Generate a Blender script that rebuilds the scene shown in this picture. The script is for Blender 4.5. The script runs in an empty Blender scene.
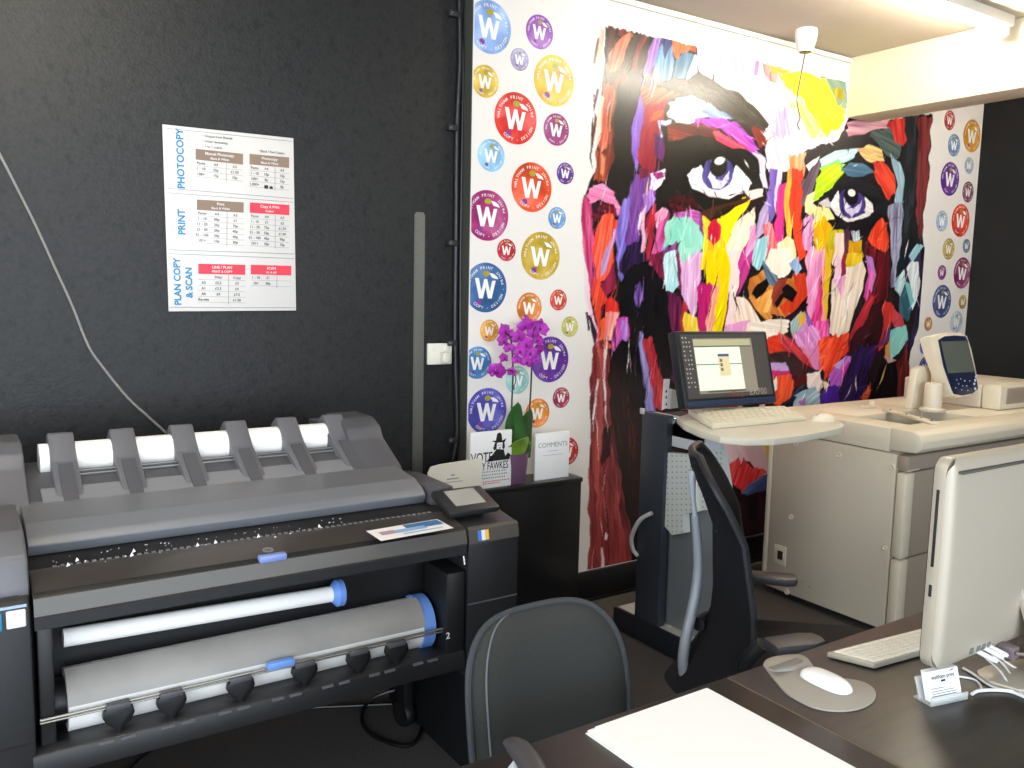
import bpy, bmesh, math, random
import numpy as np
from mathutils import Vector, Matrix, Quaternion
random.seed(7)
SC = bpy.context.scene
COL = SC.collection
R = math.radians

# ------------------------------------------------------------------ camera
FPX = 853.3
def cam_axes(yaw, pitch, roll):
    F = np.array([math.sin(yaw)*math.cos(pitch), math.cos(yaw)*math.cos(pitch), -math.sin(pitch)])
    r = np.array([math.cos(yaw), -math.sin(yaw), 0.0]); d = np.cross(F, r)
    c, s = math.cos(roll), math.sin(roll)
    return np.array([c*r + s*d, -s*r + c*d, F])
AX = cam_axes(R(33.5514), R(6.6185), R(-1.264))
EYE = np.array([0.0, 0.0, 1.5])
def ray(px, py):
    return AX.T @ np.array([(px-512)/FPX, (py-384)/FPX, 1.0])
def on_y(px, py, Y):
    d = ray(px, py); return Vector(d*Y/d[1] + EYE)
def on_z(px, py, Z):
    d = ray(px, py); return Vector(d*(Z-1.5)/d[2] + EYE)
def on_x(px, py, X):
    d = ray(px, py); return Vector(d*X/d[0] + EYE)
cam = bpy.data.cameras.new('camera'); cam.sensor_width = 36.0; cam.lens = FPX/1024*36
cam.clip_start = 0.02
co = bpy.data.objects.new('camera', cam); COL.objects.link(co)
mw = Matrix.Identity(4)
for i in range(3):
    mw[i][0] = AX[0][i]; mw[i][1] = -AX[1][i]; mw[i][2] = -AX[2][i]; mw[i][3] = EYE[i]
co.matrix_world = mw
SC.camera = co

# ------------------------------------------------------------------ materials
def lin(c):
    return c/12.92 if c <= 0.04045 else ((c+0.055)/1.055)**2.4
def rgb(h):
    return tuple(lin(int(h[i:i+2], 16)/255) for i in (0, 2, 4)) + (1.0,)
MATS = {}
def mat(name, h, rough=0.5, metal=0.0, spec=0.5, var=0.0, vscale=20.0, bump=0.0, bscale=200.0, trans=0.0, stretch=None, coat=0.0, emit=0.0):
    if name in MATS: return MATS[name]
    m = bpy.data.materials.new(name); m.use_nodes = True
    nt = m.node_tree; b = nt.nodes['Principled BSDF']
    b.inputs['Base Color'].default_value = rgb(h)
    b.inputs['Roughness'].default_value = rough
    b.inputs['Metallic'].default_value = metal
    b.inputs['Specular IOR Level'].default_value = spec
    b.inputs['Coat Weight'].default_value = coat
    if trans: b.inputs['Transmission Weight'].default_value = trans
    if emit:
        b.inputs['Emission Color'].default_value = rgb(h); b.inputs['Emission Strength'].default_value = emit
    if var or bump:
        tc = nt.nodes.new('ShaderNodeTexCoord'); mp = nt.nodes.new('ShaderNodeMapping')
        nt.links.new(tc.outputs['Object'], mp.inputs['Vector'])
        if stretch: mp.inputs['Scale'].default_value = stretch
    if var:
        n = nt.nodes.new('ShaderNodeTexNoise'); n.inputs['Scale'].default_value = vscale; n.inputs['Detail'].default_value = 5
        nt.links.new(mp.outputs[0], n.inputs['Vector'])
        r = nt.nodes.new('ShaderNodeValToRGB')
        c = rgb(h)
        r.color_ramp.elements[0].position = 0.3; r.color_ramp.elements[1].position = 0.7
        r.color_ramp.elements[0].color = tuple(max(0, v*(1-var)) for v in c[:3]) + (1,)
        r.color_ramp.elements[1].color = tuple(min(1, v*(1+var)) for v in c[:3]) + (1,)
        nt.links.new(n.outputs['Fac'], r.inputs['Fac']); nt.links.new(r.outputs['Color'], b.inputs['Base Color'])
    if bump:
        n2 = nt.nodes.new('ShaderNodeTexNoise'); n2.inputs['Scale'].default_value = bscale; n2.inputs['Detail'].default_value = 4
        nt.links.new(mp.outputs[0], n2.inputs['Vector'])
        bp = nt.nodes.new('ShaderNodeBump'); bp.inputs['Strength'].default_value = bump; bp.inputs['Distance'].default_value = 0.004
        nt.links.new(n2.outputs['Fac'], bp.inputs['Height']); nt.links.new(bp.outputs['Normal'], b.inputs['Normal'])
    MATS[name] = m
    return m

# ------------------------------------------------------------------ mesh builder
class MB:
    def __init__(s): s.bm = bmesh.new(); s.mi = 0
    def _new(s, faces):
        for f in faces: f.material_index = s.mi
        return s
    def face(s, pts):
        f = s.bm.faces.new([s.bm.verts.new(Vector(p)) for p in pts]); f.material_index = s.mi; return s
    def box(s, x0, x1, y0, y1, z0, z1, bev=0.0, seg=2, M=None):
        r = bmesh.ops.create_cube(s.bm, size=1.0)
        vs = r['verts']
        for v in vs:
            v.co = Vector(((x0+x1)/2 + v.co.x*(x1-x0), (y0+y1)/2 + v.co.y*(y1-y0), (z0+z1)/2 + v.co.z*(z1-z0)))
        fs = set(f for v in vs for f in v.link_faces)
        if bev > 0:
            es = list(set(e for v in vs for e in v.link_edges))
            r2 = bmesh.ops.bevel(s.bm, geom=es, offset=bev, segments=seg, profile=0.5, affect='EDGES')
            vs = list(set(r2['verts']) | set(v for v in vs if v.is_valid))
            fs = set(f for v in vs if v.is_valid for f in v.link_faces)
        s._new(fs)
        if M is not None:
            for v in vs:
                if v.is_valid: v.co = M @ v.co
        return s
    def prism(s, prof, axis, a, b, bev=0.0, M=None):
        # prof: list of 2D points in the plane normal to axis ('x': (y,z), 'y': (x,z), 'z': (x,y))
        def P(p, t):
            if axis == 'x': return Vector((t, p[0], p[1]))
            if axis == 'y': return Vector((p[0], t, p[1]))
            return Vector((p[0], p[1], t))
        A = [s.bm.verts.new(P(p, a)) for p in prof]; B = [s.bm.verts.new(P(p, b)) for p in prof]
        n = len(prof); fs = [s.bm.faces.new(A), s.bm.faces.new(B[::-1])]
        for i in range(n):
            j = (i+1) % n
            fs.append(s.bm.faces.new((A[i], B[i], B[j], A[j])))
        bmesh.ops.recalc_face_normals(s.bm, faces=fs)
        vs = A + B
        if bev > 0:
            es = list(set(e for f in fs for e in f.edges))
            r2 = bmesh.ops.bevel(s.bm, geom=es, offset=bev, segments=2, profile=0.5, affect='EDGES', clamp_overlap=True)
            vs = list(set(r2['verts']) | set(v for v in vs if v.is_valid))
            fs = set(f for v in vs if v.is_valid for f in v.link_faces)
        s._new(fs)
        if M is not None:
            for v in vs:
                if v.is_valid: v.co = M @ v.co
        return s
    def tube(s, pts, r, seg=10, cap=True, smooth=0, flat=None):
        pts = [Vector(p) for p in pts]
        if smooth: pts = spline(pts, smooth)
        n = len(pts); rr = r if isinstance(r, (list, tuple)) else [r]*n
        if len(rr) != n:
            rr = [rr[min(len(rr)-1, int(i/(n-1)*(len(rr)-1)))] + (rr[min(len(rr)-1, int(i/(n-1)*(len(rr)-1))+1)] - rr[min(len(rr)-1, int(i/(n-1)*(len(rr)-1)))]) * ((i/(n-1)*(len(rr)-1)) % 1) for i in range(n)]
        rings = []; nrm = None
        for i, p in enumerate(pts):
            t = (pts[min(i+1, n-1)] - pts[max(i-1, 0)])
            if t.length < 1e-9: t = Vector((0, 0, 1))
            t.normalize()
            if nrm is None:
                nrm = t.cross(Vector((0, 0, 1)))
                if nrm.length < 1e-3: nrm = t.cross(Vector((1, 0, 0)))
            nrm = (nrm - t*nrm.dot(t)).normalized(); bn = t.cross(nrm)
            fx = flat or (1, 1)
            rings.append([s.bm.verts.new(p + nrm*math.cos(2*math.pi*k/seg)*rr[i]*fx[0] + bn*math.sin(2*math.pi*k/seg)*rr[i]*fx[1]) for k in range(seg)])
        fs = []
        for i in range(n-1):
            for k in range(seg):
                fs.append(s.bm.faces.new((rings[i][k], rings[i][(k+1) % seg], rings[i+1][(k+1) % seg], rings[i+1][k])))
        if cap: fs += [s.bm.faces.new(rings[0][::-1]), s.bm.faces.new(rings[-1])]
        return s._new(fs)
    def cyl(s, p0, p1, r, seg=24, r2=None):
        return s.tube([p0, p1], [r, r2 if r2 is not None else r], seg)
    def lathe(s, prof, c, seg=28, axis=None):
        # prof (r, h) list, c base centre; axis optional direction
        q = Vector((0, 0, 1)).rotation_difference(Vector(axis).normalized()) if axis is not None else Quaternion()
        c = Vector(c); rings = []
        for (r, h) in prof:
            if r < 1e-6: rings.append([s.bm.verts.new(c + q @ Vector((0, 0, h)))])
            else: rings.append([s.bm.verts.new(c + q @ Vector((r*math.cos(2*math.pi*k/seg), r*math.sin(2*math.pi*k/seg), h))) for k in range(seg)])
        fs = []
        for a, b in zip(rings, rings[1:]):
            for k in range(seg):
                k2 = (k+1) % seg
                if len(a) == 1 and len(b) == 1: continue
                if len(a) == 1: fs.append(s.bm.faces.new((a[0], b[k2], b[k])))
                elif len(b) == 1: fs.append(s.bm.faces.new((a[k], a[k2], b[0])))
                else: fs.append(s.bm.faces.new((a[k], a[k2], b[k2], b[k])))
        return s._new(fs)
    def grid(s, P, nu, nv, closed_u=False):
        V = [[s.bm.verts.new(Vector(P(i, j))) for j in range(nv)] for i in range(nu)]
        fs = []
        for i in range(nu if closed_u else nu-1):
            for j in range(nv-1):
                fs.append(s.bm.faces.new((V[i][j], V[(i+1) % nu][j], V[(i+1) % nu][j+1], V[i][j+1])))
        return s._new(fs)
    def ball(s, c, r, seg=16, sc=(1, 1, 1), M=None):
        rr = bmesh.ops.create_uvsphere(s.bm, u_segments=seg, v_segments=max(6, seg//2), radius=1.0)
        for v in rr['verts']:
            p = Vector((v.co.x*r*sc[0], v.co.y*r*sc[1], v.co.z*r*sc[2]))
            v.co = (M @ p if M is not None else p) + Vector(c)
        s._new(set(f for v in rr['verts'] for f in v.link_faces)); return s
    def text(s, t, O, ux, uy, size, bold=0.0, align='CENTER', shear=0.0, xs=1.0):
        for tri in text_tris(t, bold, align):
            vs = []
            for (x, y) in tri:
                vs.append(Vector(O) + Vector(ux)*(x*size*xs + y*shear*size) + Vector(uy)*(y*size))
            try: s.face(vs)
            except Exception: pass
        return s
    def build(s, name, mats, parent=None, smooth=True, ang=0.7, recalc=True):
        bm = s.bm
        if recalc: bmesh.ops.recalc_face_normals(bm, faces=bm.faces[:])
        if smooth:
            for f in bm.faces: f.smooth = True
            for e in bm.edges:
                if len(e.link_faces) == 2:
                    if e.calc_face_angle(0) > ang: e.smooth = False
                else: e.smooth = False
        me = bpy.data.meshes.new(name); bm.to_mesh(me); bm.free()
        if not isinstance(mats, (list, tuple)): mats = [mats]
        for m in mats: me.materials.append(m)
        o = bpy.data.objects.new(name, me); COL.objects.link(o)
        if parent is not None: attach(o, parent)
        return o
def world_loc(o):
    v = Vector(o.location)
    while o.parent is not None:
        o = o.parent; v = v + Vector(o.location)
    return v
def attach(o, parent):
    # geometry was built in world coordinates: move the mesh into the parent's frame (parents carry no rotation here)
    o.parent = parent
    l = world_loc(parent)
    o.data.transform(Matrix.Translation(-l))
def thing(name, label, cat, loc=(0, 0, 0), group=None):
    o = bpy.data.objects.new(name, None); COL.objects.link(o); o.location = loc
    o.empty_display_size = 0.05
    o['label'] = label; o['category'] = cat
    if group: o['group'] = group
    return o
def solo(o, label, cat, group=None, kind=None):
    # a thing that is one mesh: put its origin at its base
    me = o.data
    xs = [v.co for v in me.vertices]
    c = Vector(((min(v.x for v in xs)+max(v.x for v in xs))/2, (min(v.y for v in xs)+max(v.y for v in xs))/2, min(v.z for v in xs)))
    me.transform(Matrix.Translation(-c)); o.location = c
    o['label'] = label; o['category'] = cat
    if group: o['group'] = group
    if kind: o['kind'] = kind
    return o
def struct(name, mb, m, label=None, **k):
    o = mb.build(name, m, **k); o['kind'] = 'structure'
    if label: o['label'] = label
    return o
def spline(pts, n):
    out = []
    P = [pts[0]] + list(pts) + [pts[-1]]
    for i in range(1, len(P)-2):
        a, b, c, d = P[i-1], P[i], P[i+1], P[i+2]
        for k in range(n):
            t = k/n
            out.append(0.5*((2*b) + (c-a)*t + (2*a-5*b+4*c-d)*t*t + (3*b-a-3*c+d)*t**3))
    out.append(pts[-1]); return out
_TX = {}
def text_tris(t, bold=0.0, align='CENTER'):
    k = (t, bold, align)
    if k in _TX: return _TX[k]
    cu = bpy.data.curves.new('lettering', 'FONT'); cu.body = t; cu.align_x = align; cu.align_y = 'CENTER'
    cu.size = 1.0; cu.offset = bold; cu.resolution_u = 3
    o = bpy.data.objects.new('lettering', cu); COL.objects.link(o)
    bpy.context.view_layer.update()
    me = o.to_mesh(); me.calc_loop_triangles()
    tr = [[(me.vertices[i].co.x, me.vertices[i].co.y) for i in l.vertices] for l in me.loop_triangles]
    o.to_mesh_clear(); bpy.data.objects.remove(o); bpy.data.curves.remove(cu)
    _TX[k] = tr
    return tr
def X3(x, y, z): return Vector((x, y, z))
EX, EY, EZ = Vector((1, 0, 0)), Vector((0, 1, 0)), Vector((0, 0, 1))
# ------------------------------------------------------------------ room shell
YW, YB = 3.10, 3.17          # papered wall plane, black wall plane
XE, XR = 1.83, 5.69          # edge of the papered wall, right-hand black wall
ZC = 2.80
M_black = mat('black_wall_paint', '1f1f20', 0.45, var=0.3, vscale=60, bump=0.35, bscale=110, spec=0.35)
M_blackr = mat('black_matt_paint', '0b0b0c', 0.8, bump=0.2, bscale=40)
M_ceil = mat('ceiling_paint', 'bdb2a2', 0.8, var=0.04, vscale=3)
M_beam = mat('beam_paint', 'f0e6cc', 0.6)
M_white = mat('white_emulsion', 'ece8e0', 0.7)
M_carpet = mat('carpet', '544f4c', 0.95, var=0.35, vscale=220, bump=0.8, bscale=500, spec=0.1)
M_skirt = mat('black_skirting', '0d0d0f', 0.35)
struct('floor', MB().box(-2.4, XR+0.2, -2.7, YB+0.2, -0.1, 0), M_carpet, 'dark grey brown carpet floor', smooth=False)
struct('ceiling', MB().box(-2.4, XR+0.2, -2.7, YB+0.2, ZC, ZC+0.1), M_ceil, 'cream painted ceiling', smooth=False)
nt = M_black.node_tree; bs = nt.nodes['Principled BSDF']
old = bs.inputs['Base Color'].links[0].from_socket
tc = nt.nodes.new('ShaderNodeTexCoord'); mp = nt.nodes.new('ShaderNodeMapping'); mp.inputs['Scale'].default_value = (1, 1, 0.7); mp.inputs['Rotation'].default_value = (0, R(25), 0)
nt.links.new(tc.outputs['Object'], mp.inputs[0])
n1 = nt.nodes.new('ShaderNodeTexNoise'); n1.inputs['Scale'].default_value = 30; n1.inputs['Detail'].default_value = 6; n1.inputs['Roughness'].default_value = 0.7
nt.links.new(mp.outputs[0], n1.inputs['Vector'])
rp = nt.nodes.new('ShaderNodeValToRGB'); rp.color_ramp.elements[0].position = 0.36; rp.color_ramp.elements[1].position = 0.47
rp.color_ramp.elements[0].color = (0.45, 0.45, 0.45, 1); rp.color_ramp.elements[1].color = (1, 1, 1, 1)
nt.links.new(n1.outputs['Fac'], rp.inputs['Fac'])
mx = nt.nodes.new('ShaderNodeMix'); mx.data_type = 'RGBA'; mx.blend_type = 'MULTIPLY'; mx.inputs['Factor'].default_value = 1.0
nt.links.new(old, mx.inputs['A']); nt.links.new(rp.outputs['Color'], mx.inputs['B']); nt.links.new(mx.outputs['Result'], bs.inputs['Base Color'])
struct('wall_left', MB().box(-2.2, XE, YB, YB+0.12, 0, ZC), M_black, 'black textured wall behind the plotter', smooth=False)
M_return = mat('olive_return', '454640', 0.6)
b = MB(); b.box(XE, XR, YW, YB+0.12, 0, ZC)
b.mi = 1; b.box(XE-0.004, XE, YW+0.001, YB, 0, ZC)
struct('wall_back', b, [M_white, M_return], 'white wall carrying the printed mural', smooth=False)
struct('wall_right', MB().box(XR, XR+0.12, -2.6, YB, 0, ZC), M_blackr, 'black side wall', smooth=False)
# street side, behind the camera: piers, sill and lintel round two wide window openings
b = MB()
b.box(-2.4, XR+0.2, -2.7, -2.6, 0, 0.35); b.box(-2.4, XR+0.2, -2.7, -2.6, 2.55, ZC)
b.box(-2.4, -2.2, -2.7, -2.6, 0.35, 2.55); b.box(2.6, XR+0.2, -2.7, -2.6, 0.35, 2.55)
struct('wall_front', b, M_white, smooth=False)
b = MB()
b.box(-2.4, -2.28, -2.6, YB, 0, 0.6); b.box(-2.4, -2.28, -2.6, YB, 2.45, ZC)
b.box(-2.4, -2.28, 1.4, YB+0.12, 0.6, 2.45); b.box(-2.4, -2.28, -2.6, -1.9, 0.6, 2.45)
struct('wall_side', b, M_white, smooth=False)
# beam, ceiling bead, skirtings
struct('beam', MB().box(4.27, 4.49, -2.6, YW, 2.475, ZC, 0.006), M_beam, 'cream ceiling beam crossing to the mural wall')
b = MB(); b.box(XE, 4.27, YW-0.022, YW, ZC-0.032, ZC-0.008, 0.006); b.box(4.49, XR, YW-0.022, YW, ZC-0.032, ZC-0.008, 0.006)
struct('trim_1', b, mat('white_bead', 'f4efe2', 0.4), 'white bead along the ceiling edge')
b = MB(); b.box(XE, XR, YW-0.018, YW, 0.0, 0.145, 0.003); b.box(XE, XR, YW-0.03, YW-0.018, 0.0, 0.012)
struct('baseboard_back', b, M_skirt, 'black skirting below the mural')
struct('baseboard_left', MB().box(-2.2, XE-0.005, YB-0.018, YB, 0, 0.12, 0.003), M_skirt)

# ------------------------------------------------------------------ light
w = bpy.data.worlds.new('daylight'); SC.world = w; w.use_nodes = True
bg = w.node_tree.nodes['Background']
bg.inputs['Color'].default_value = (0.80, 0.90, 1.0, 1); bg.inputs['Strength'].default_value = 7.6
def portal(name, loc, rot, sx, sy):
    l = bpy.data.lights.new(name, 'AREA'); l.shape = 'RECTANGLE'; l.size = sx; l.size_y = sy; l.cycles.is_portal = True
    o = bpy.data.objects.new(name, l); COL.objects.link(o); o.location = loc; o.rotation_euler = rot
portal('front_window_portal', (0.2, -2.65, 1.45), (R(90), 0, 0), 4.8, 2.2)
portal('side_window_portal', (-2.34, -0.25, 1.52), (R(90), 0, R(-90)), 3.3, 1.85)
SC.view_settings.view_transform = 'Standard'; SC.view_settings.look = 'None'
SC.view_settings.exposure = -0.08; SC.view_settings.gamma = 1.0
SC.view_settings.use_curve_mapping = False
SC.cycles.use_denoising = True
SC.cycles.max_bounces = 8

# fluorescent battens under the ceiling (lamps of the room, plus one added over the plotter)
M_tube = mat('tube_glow', 'fff5e2', 0.4, emit=160.0)
M_batten = mat('batten_white', 'f2efe6', 0.4)
def batten(x0, x1, y, label):
    t = thing('ceiling_light', label, 'light', ((x0+x1)/2, y, ZC-0.075), 'fluorescent ceiling battens')
    MB().box(x0, x1, y-0.035, y+0.035, ZC-0.05, ZC, 0.006).build('housing', M_batten, t)
    MB().cyl((x0+0.03, y, ZC-0.075), (x1-0.03, y, ZC-0.075), 0.013, 16).build('tube', M_tube, t)
    for x in (x0+0.005, x1-0.03):
        MB().box(x, x+0.025, y-0.02, y+0.02, ZC-0.095, ZC-0.045, 0.004).build('end_cap', M_batten, t)
batten(2.75, 4.22, 2.22, 'lit white fluorescent batten on the ceiling left of the beam')
batten(-0.75, 0.72, 1.75, 'unseen fluorescent batten added above the plotter to light the black wall')  # unseen lamp, added to brighten the upper part of the black wall
batten(4.75, 5.55, 1.95, 'fluorescent batten hidden beyond the beam')

# ceiling fitting with a hanging cord
c = on_z(806, 38, 2.76); cx, cy = c.x, c.y
t = thing('ceiling_fitting', 'white bell-shaped ceiling fitting with a cord hanging before the mural', 'ceiling fitting', (cx, cy, 2.69))
MB().lathe([(0.0, ZC), (0.052, ZC), (0.055, ZC-0.02), (0.05, ZC-0.06), (0.036, ZC-0.105), (0.034, ZC-0.108), (0.0, ZC-0.108)], (cx, cy, 0)).build('body', M_batten, t)
MB().lathe([(0, ZC-0.1085), (0.03, ZC-0.1085), (0.026, ZC-0.112), (0, ZC-0.112)], (cx, cy, 0)).build('sensor_cover', mat('dark_lens', '3a342c', 0.4), t, )
pp = [X3(cx, cy, ZC-0.11)] + [on_y(px, py, cy) for px, py in ((801, 75), (797, 98), (798.5, 110), (800, 118), (797.5, 124), (799.5, 130))]
MB().tube(pp, 0.0035, 6, smooth=4).build('cord', mat('grey_cord', '55504a', 0.6), t)
# ------------------------------------------------------------------ printed mural on the far wall
mural = thing('wall_mural', 'huge colourful palette knife face mural printed across the white wall', 'mural', (3.7, YW-0.001, 0.145))
AX0, AX1, AZ0, AZ1 = 2.40, 5.14, 0.147, 2.667
NX, NZ = 1060, 1060            # painted at twice the mesh resolution, then averaged
gx = np.linspace(AX0, AX1, NX); gz = np.linspace(AZ0, AZ1, NZ)
GX, GZ = np.meshgrid(gx, gz, indexing='ij')
D = np.stack([GX, np.full_like(GX, YW), GZ-1.5], -1) @ AX.T
PX = FPX*D[..., 0]/D[..., 2]+512; PY = FPX*D[..., 1]/D[..., 2]+384
CV = np.zeros((NX, NZ, 3)); CV[:] = (0.922, 0.902, 0.878); MASK = np.zeros((NX, NZ), bool)
rng = np.random.default_rng(11)
_T = rng.random((256, 256))
def vn(x, y, seed=0):
    x = x + seed*37.13; y = y + seed*91.7
    xi = np.floor(x).astype(int); yi = np.floor(y).astype(int)
    fx = x-xi; fy = y-yi; fx = fx*fx*(3-2*fx); fy = fy*fy*(3-2*fy)
    a = _T[xi % 256, yi % 256]; b_ = _T[(xi+1) % 256, yi % 256]; c_ = _T[xi % 256, (yi+1) % 256]; d_ = _T[(xi+1) % 256, (yi+1) % 256]
    return (a*(1-fx)+b_*fx)*(1-fy)+(c_*(1-fx)+d_*fx)*fy
def hx(h): return np.array([int(h[i:i+2], 16)/255 for i in (0, 2, 4)])
_n = [0]
def paint(h, pts, h2=None, ang=95, jag=1.0, amt=0.55, op=1.0, mask=True):
    _n[0] += 1; sd = _n[0]
    P = np.array([float(v) for q in pts.split() for v in q.split(',')]).reshape(-1, 2) if isinstance(pts, str) else np.array(pts, float)
    m = jag*1.3+2
    lo = P.min(0)-m; hi = P.max(0)+m
    cs = [on_y(px, py, YW) for px in (lo[0], hi[0]) for py in (lo[1], hi[1])]
    i0 = max(0, int((min(c.x for c in cs)-AX0)/(AX1-AX0)*(NX-1))-1); i1 = min(NX, int((max(c.x for c in cs)-AX0)/(AX1-AX0)*(NX-1))+3)
    j0 = max(0, int((min(c.z for c in cs)-AZ0)/(AZ1-AZ0)*(NZ-1))-1); j1 = min(NZ, int((max(c.z for c in cs)-AZ0)/(AZ1-AZ0)*(NZ-1))+3)
    if i1 <= i0 or j1 <= j0: return
    x = PX[i0:i1, j0:j1]; y = PY[i0:i1, j0:j1]
    ca, sa = math.cos(R(ang)), math.sin(R(ang))
    u = x*ca + y*sa; v = -x*sa + y*ca          # u along the stroke, v across
    d = (vn(v*0.38, u*0.05, sd)-0.5)*2*jag
    e = (vn(u*0.12, v*0.2, sd+3)-0.5)*jag*0.7
    wx = (vn(x*0.085, y*0.085, 201)-0.5)*3.2*min(1, jag); wy = (vn(x*0.085, y*0.085, 311)-0.5)*3.2*min(1, jag)
    X = x + d*ca - e*sa + wx; Y = y + d*sa + e*ca + wy
    inside = np.zeros(x.shape, bool); n = len(P); k = n-1
    for i in range(n):
        xi, yi = P[i]; xk, yk = P[k]
        if yi != yk:
            c = ((yi > Y) != (yk > Y)) & (X < (xk-xi)*(Y-yi)/(yk-yi)+xi)
            inside ^= c
        k = i
    if not inside.any(): return
    s = vn(v*0.75, u*0.045, sd+7); s2 = vn(v*0.28, u*0.03, sd+9)
    c1 = hx(h); c2 = hx(h2) if h2 else None
    out = np.empty(x.shape+(3,)); out[:] = c1
    if c2 is not None:
        t = np.clip((0.6*s+0.4*s2-0.5)*2.4+amt-0.1, 0, 1)[..., None]
        out = out*(1-t)+c2*t
    out = out*(0.93+0.14*s[..., None])
    tgt = CV[i0:i1, j0:j1]
    tgt[inside] = tgt[inside]*(1-op)+np.clip(out[inside], 0, 1)*op
    if mask: MASK[i0:i1, j0:j1] |= inside
def ell(cx, cy, rx, ry, a0=0, a1=360, n=26):
    return [(cx+rx*math.cos(R(a0+(a1-a0)*i/n)), cy+ry*math.sin(R(a0+(a1-a0)*i/n))) for i in range(n+1)]
def knife(n, box, ang, spread, L, Wd, bright=(0.6, 1.5), seed=0, mix=None, pm=0.2, skip=(748, 255, 808, 326)):
    r = random.Random(seed)
    for _ in range(n):
        x = r.uniform(box[0], box[2]); y = r.uniform(box[1], box[3])
        if skip[0] < x < skip[2] and skip[1] < y < skip[3]: continue
        w = on_y(x, y, YW); i = int((w.x-AX0)/(AX1-AX0)*(NX-1)); j = int((w.z-AZ0)/(AZ1-AZ0)*(NZ-1))
        if not (0 <= i < NX and 0 <= j < NZ) or not MASK[i, j]: continue
        c = CV[i, j]
        f = r.uniform(*bright); c = np.clip(c*f+(0.05 if f > 1 else 0), 0, 1)
        if mix and r.random() < pm: c = hx(r.choice(mix))
        a = ang+r.gauss(0, spread); l = r.uniform(*L); wd = r.uniform(*Wd)
        ca, sa = math.cos(R(a)), math.sin(R(a))
        q = [(x-ca*l/2, y-sa*l/2), (x-sa*wd/2, y+ca*wd/2), (x+ca*l/2, y+sa*l/2), (x+sa*wd/2, y-ca*wd/2)]
        paint('%02x%02x%02x' % tuple(int(v*255) for v in c), q, None, a, 0.8, mask=False)

# --- ground of the whole head
paint('1b1819', '606,26 600,115 594,170 586,195 581,215 583,240 585,262 588,290 592,312 597,338 592,370 590,400 591,440 590,500 590,580 770,580 800,470 905,420 908,365 916,330 924,292 926,262 921,236 925,200 929,170 931,114 872,122 846,112 845,81', '2a1c1c', 95, 1.5)
# --- forehead and nose bridge whites, pinks, yellow
paint('f4eeee', '696,46 846,82 848,118 838,140 806,150 790,172 768,172 764,150 768,122 757,109 742,96 724,86 712,79 699,73', 'f8e4ee', 70)
paint('eca8d4', '715,52 760,62 758,70 752,76 742,72 736,90 724,85 718,70', 'f4c0de', 80)
paint('c878b0', '755,62 760,63 758,75 754,76', None)
paint('e88078', '762,64 782,68 777,84 769,82 765,74', 'f0a0a0')
paint('f0a850', '768,65 792,72 786,77 772,73', None, 15)
paint('f6ea1c', '782,76 800,71 822,77 833,86 846,112 838,128 826,136 815,120 800,97 784,86', 'f8f040', 60, 3)
paint('f6e460', '800,97 815,120 826,136 812,140 800,120 790,105', 'fbf4c0', 60, 3)
paint('90a48a', '825,78 846,82 846,110 838,106 832,90', '6a8a80', 60)
paint('d8bc10', '834,87 843,88 842,101 836,99', '80780c')
paint('e89cd0', '779,108 789,112 791,132 782,140 774,134', 'f0c4dc', 80, 3)
paint('f4e8ec', '762,124 772,128 781,160 776,175 766,168', 'e4b0cc', 75, 3)
paint('ece4f0', '736,150 752,148 764,158 768,190 762,190 752,172', 'c8a8c8', 65, 2)
# --- hair, upper left
paint('7a2c26', '608,25 632,32 622,74 604,92 600,118 597,150 594,176 605,182 613,160 618,100 634,50', '3a1c18', 100, 2)
paint('c4503c', '631,31 633,34 619,72 606,74 609,54 617,44', 'e88468', 108, 2)
paint('3c1c1a', '609,26 620,29 614,46 608,48', '5a2420', 105)
paint('3e342c', '634,33 654,37 645,76 620,73', '241c18', 104, 2)
paint('8a4440', '641,35 646,36 636,70 631,70', '5a2a2a', 104)
paint('8c5cae', '653,37 661,38 650,76 642,78 648,55', 'a884c4', 104)
paint('25254a', '661,38 672,41 669,62 656,70', '3a4878', 100)
paint('88b8d2', '655,50 661,46 664,60 671,46 675,62 672,81 653,81', '4a6c98', 97, 3)
paint('e0482a', '671,41 695,46 694,53 688,50 684,55 681,51 678,60 674,56', 'f07048', 100)
paint('4a7088', '676,60 684,51 694,54 692,68 684,79 673,77', '7aa0b8', 105)
paint('a2d4dc', '694,54 698,60 697,74 685,80 690,68', 'e0f0f0', 100)
paint('b84434', '603,84 613,86 609,122 606,146 600,153 597,142 600,118', 'd87458', 98, 2)
paint('5a261e', '612,86 619,90 613,124 608,156 602,161 606,145', '8a4a30', 98)
paint('12100f', '618,85 642,90 633,125 635,185 612,185 613,130', '1e1a14', 95, 2)
paint('c08050', '613,90 615,90 610,132 608,132', None, 100, 0.5)
paint('9c74d4', '643,84 647,90 642,125 640,150 636,174 632,152 631,125 637,104', '7c50b8', 97, 2)
paint('6c3a28', '641,84 680,93 655,111 643,113', 'a06838', 150, 2)
paint('a62a30', '644,106 668,100 663,110 664,120 659,150 652,172 643,180 638,160 641,130', '7c1c30', 97, 2)
paint('d84a2a', '654,113 663,110 662,118 650,122', 'e87040', 150)
paint('a8bce4', '659,120 672,120 667,136 661,137', 'c8d4f0', 110)
paint('6c2a70', '655,130 665,140 662,160 655,156', '3c1848', 95)
paint('b45230', '595,150 604,155 608,166 607,182 594,180', '6a2418', 95, 2)
paint('d88a68', '600,152 604,158 603,176 599,172', 'b85a3a')
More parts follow.
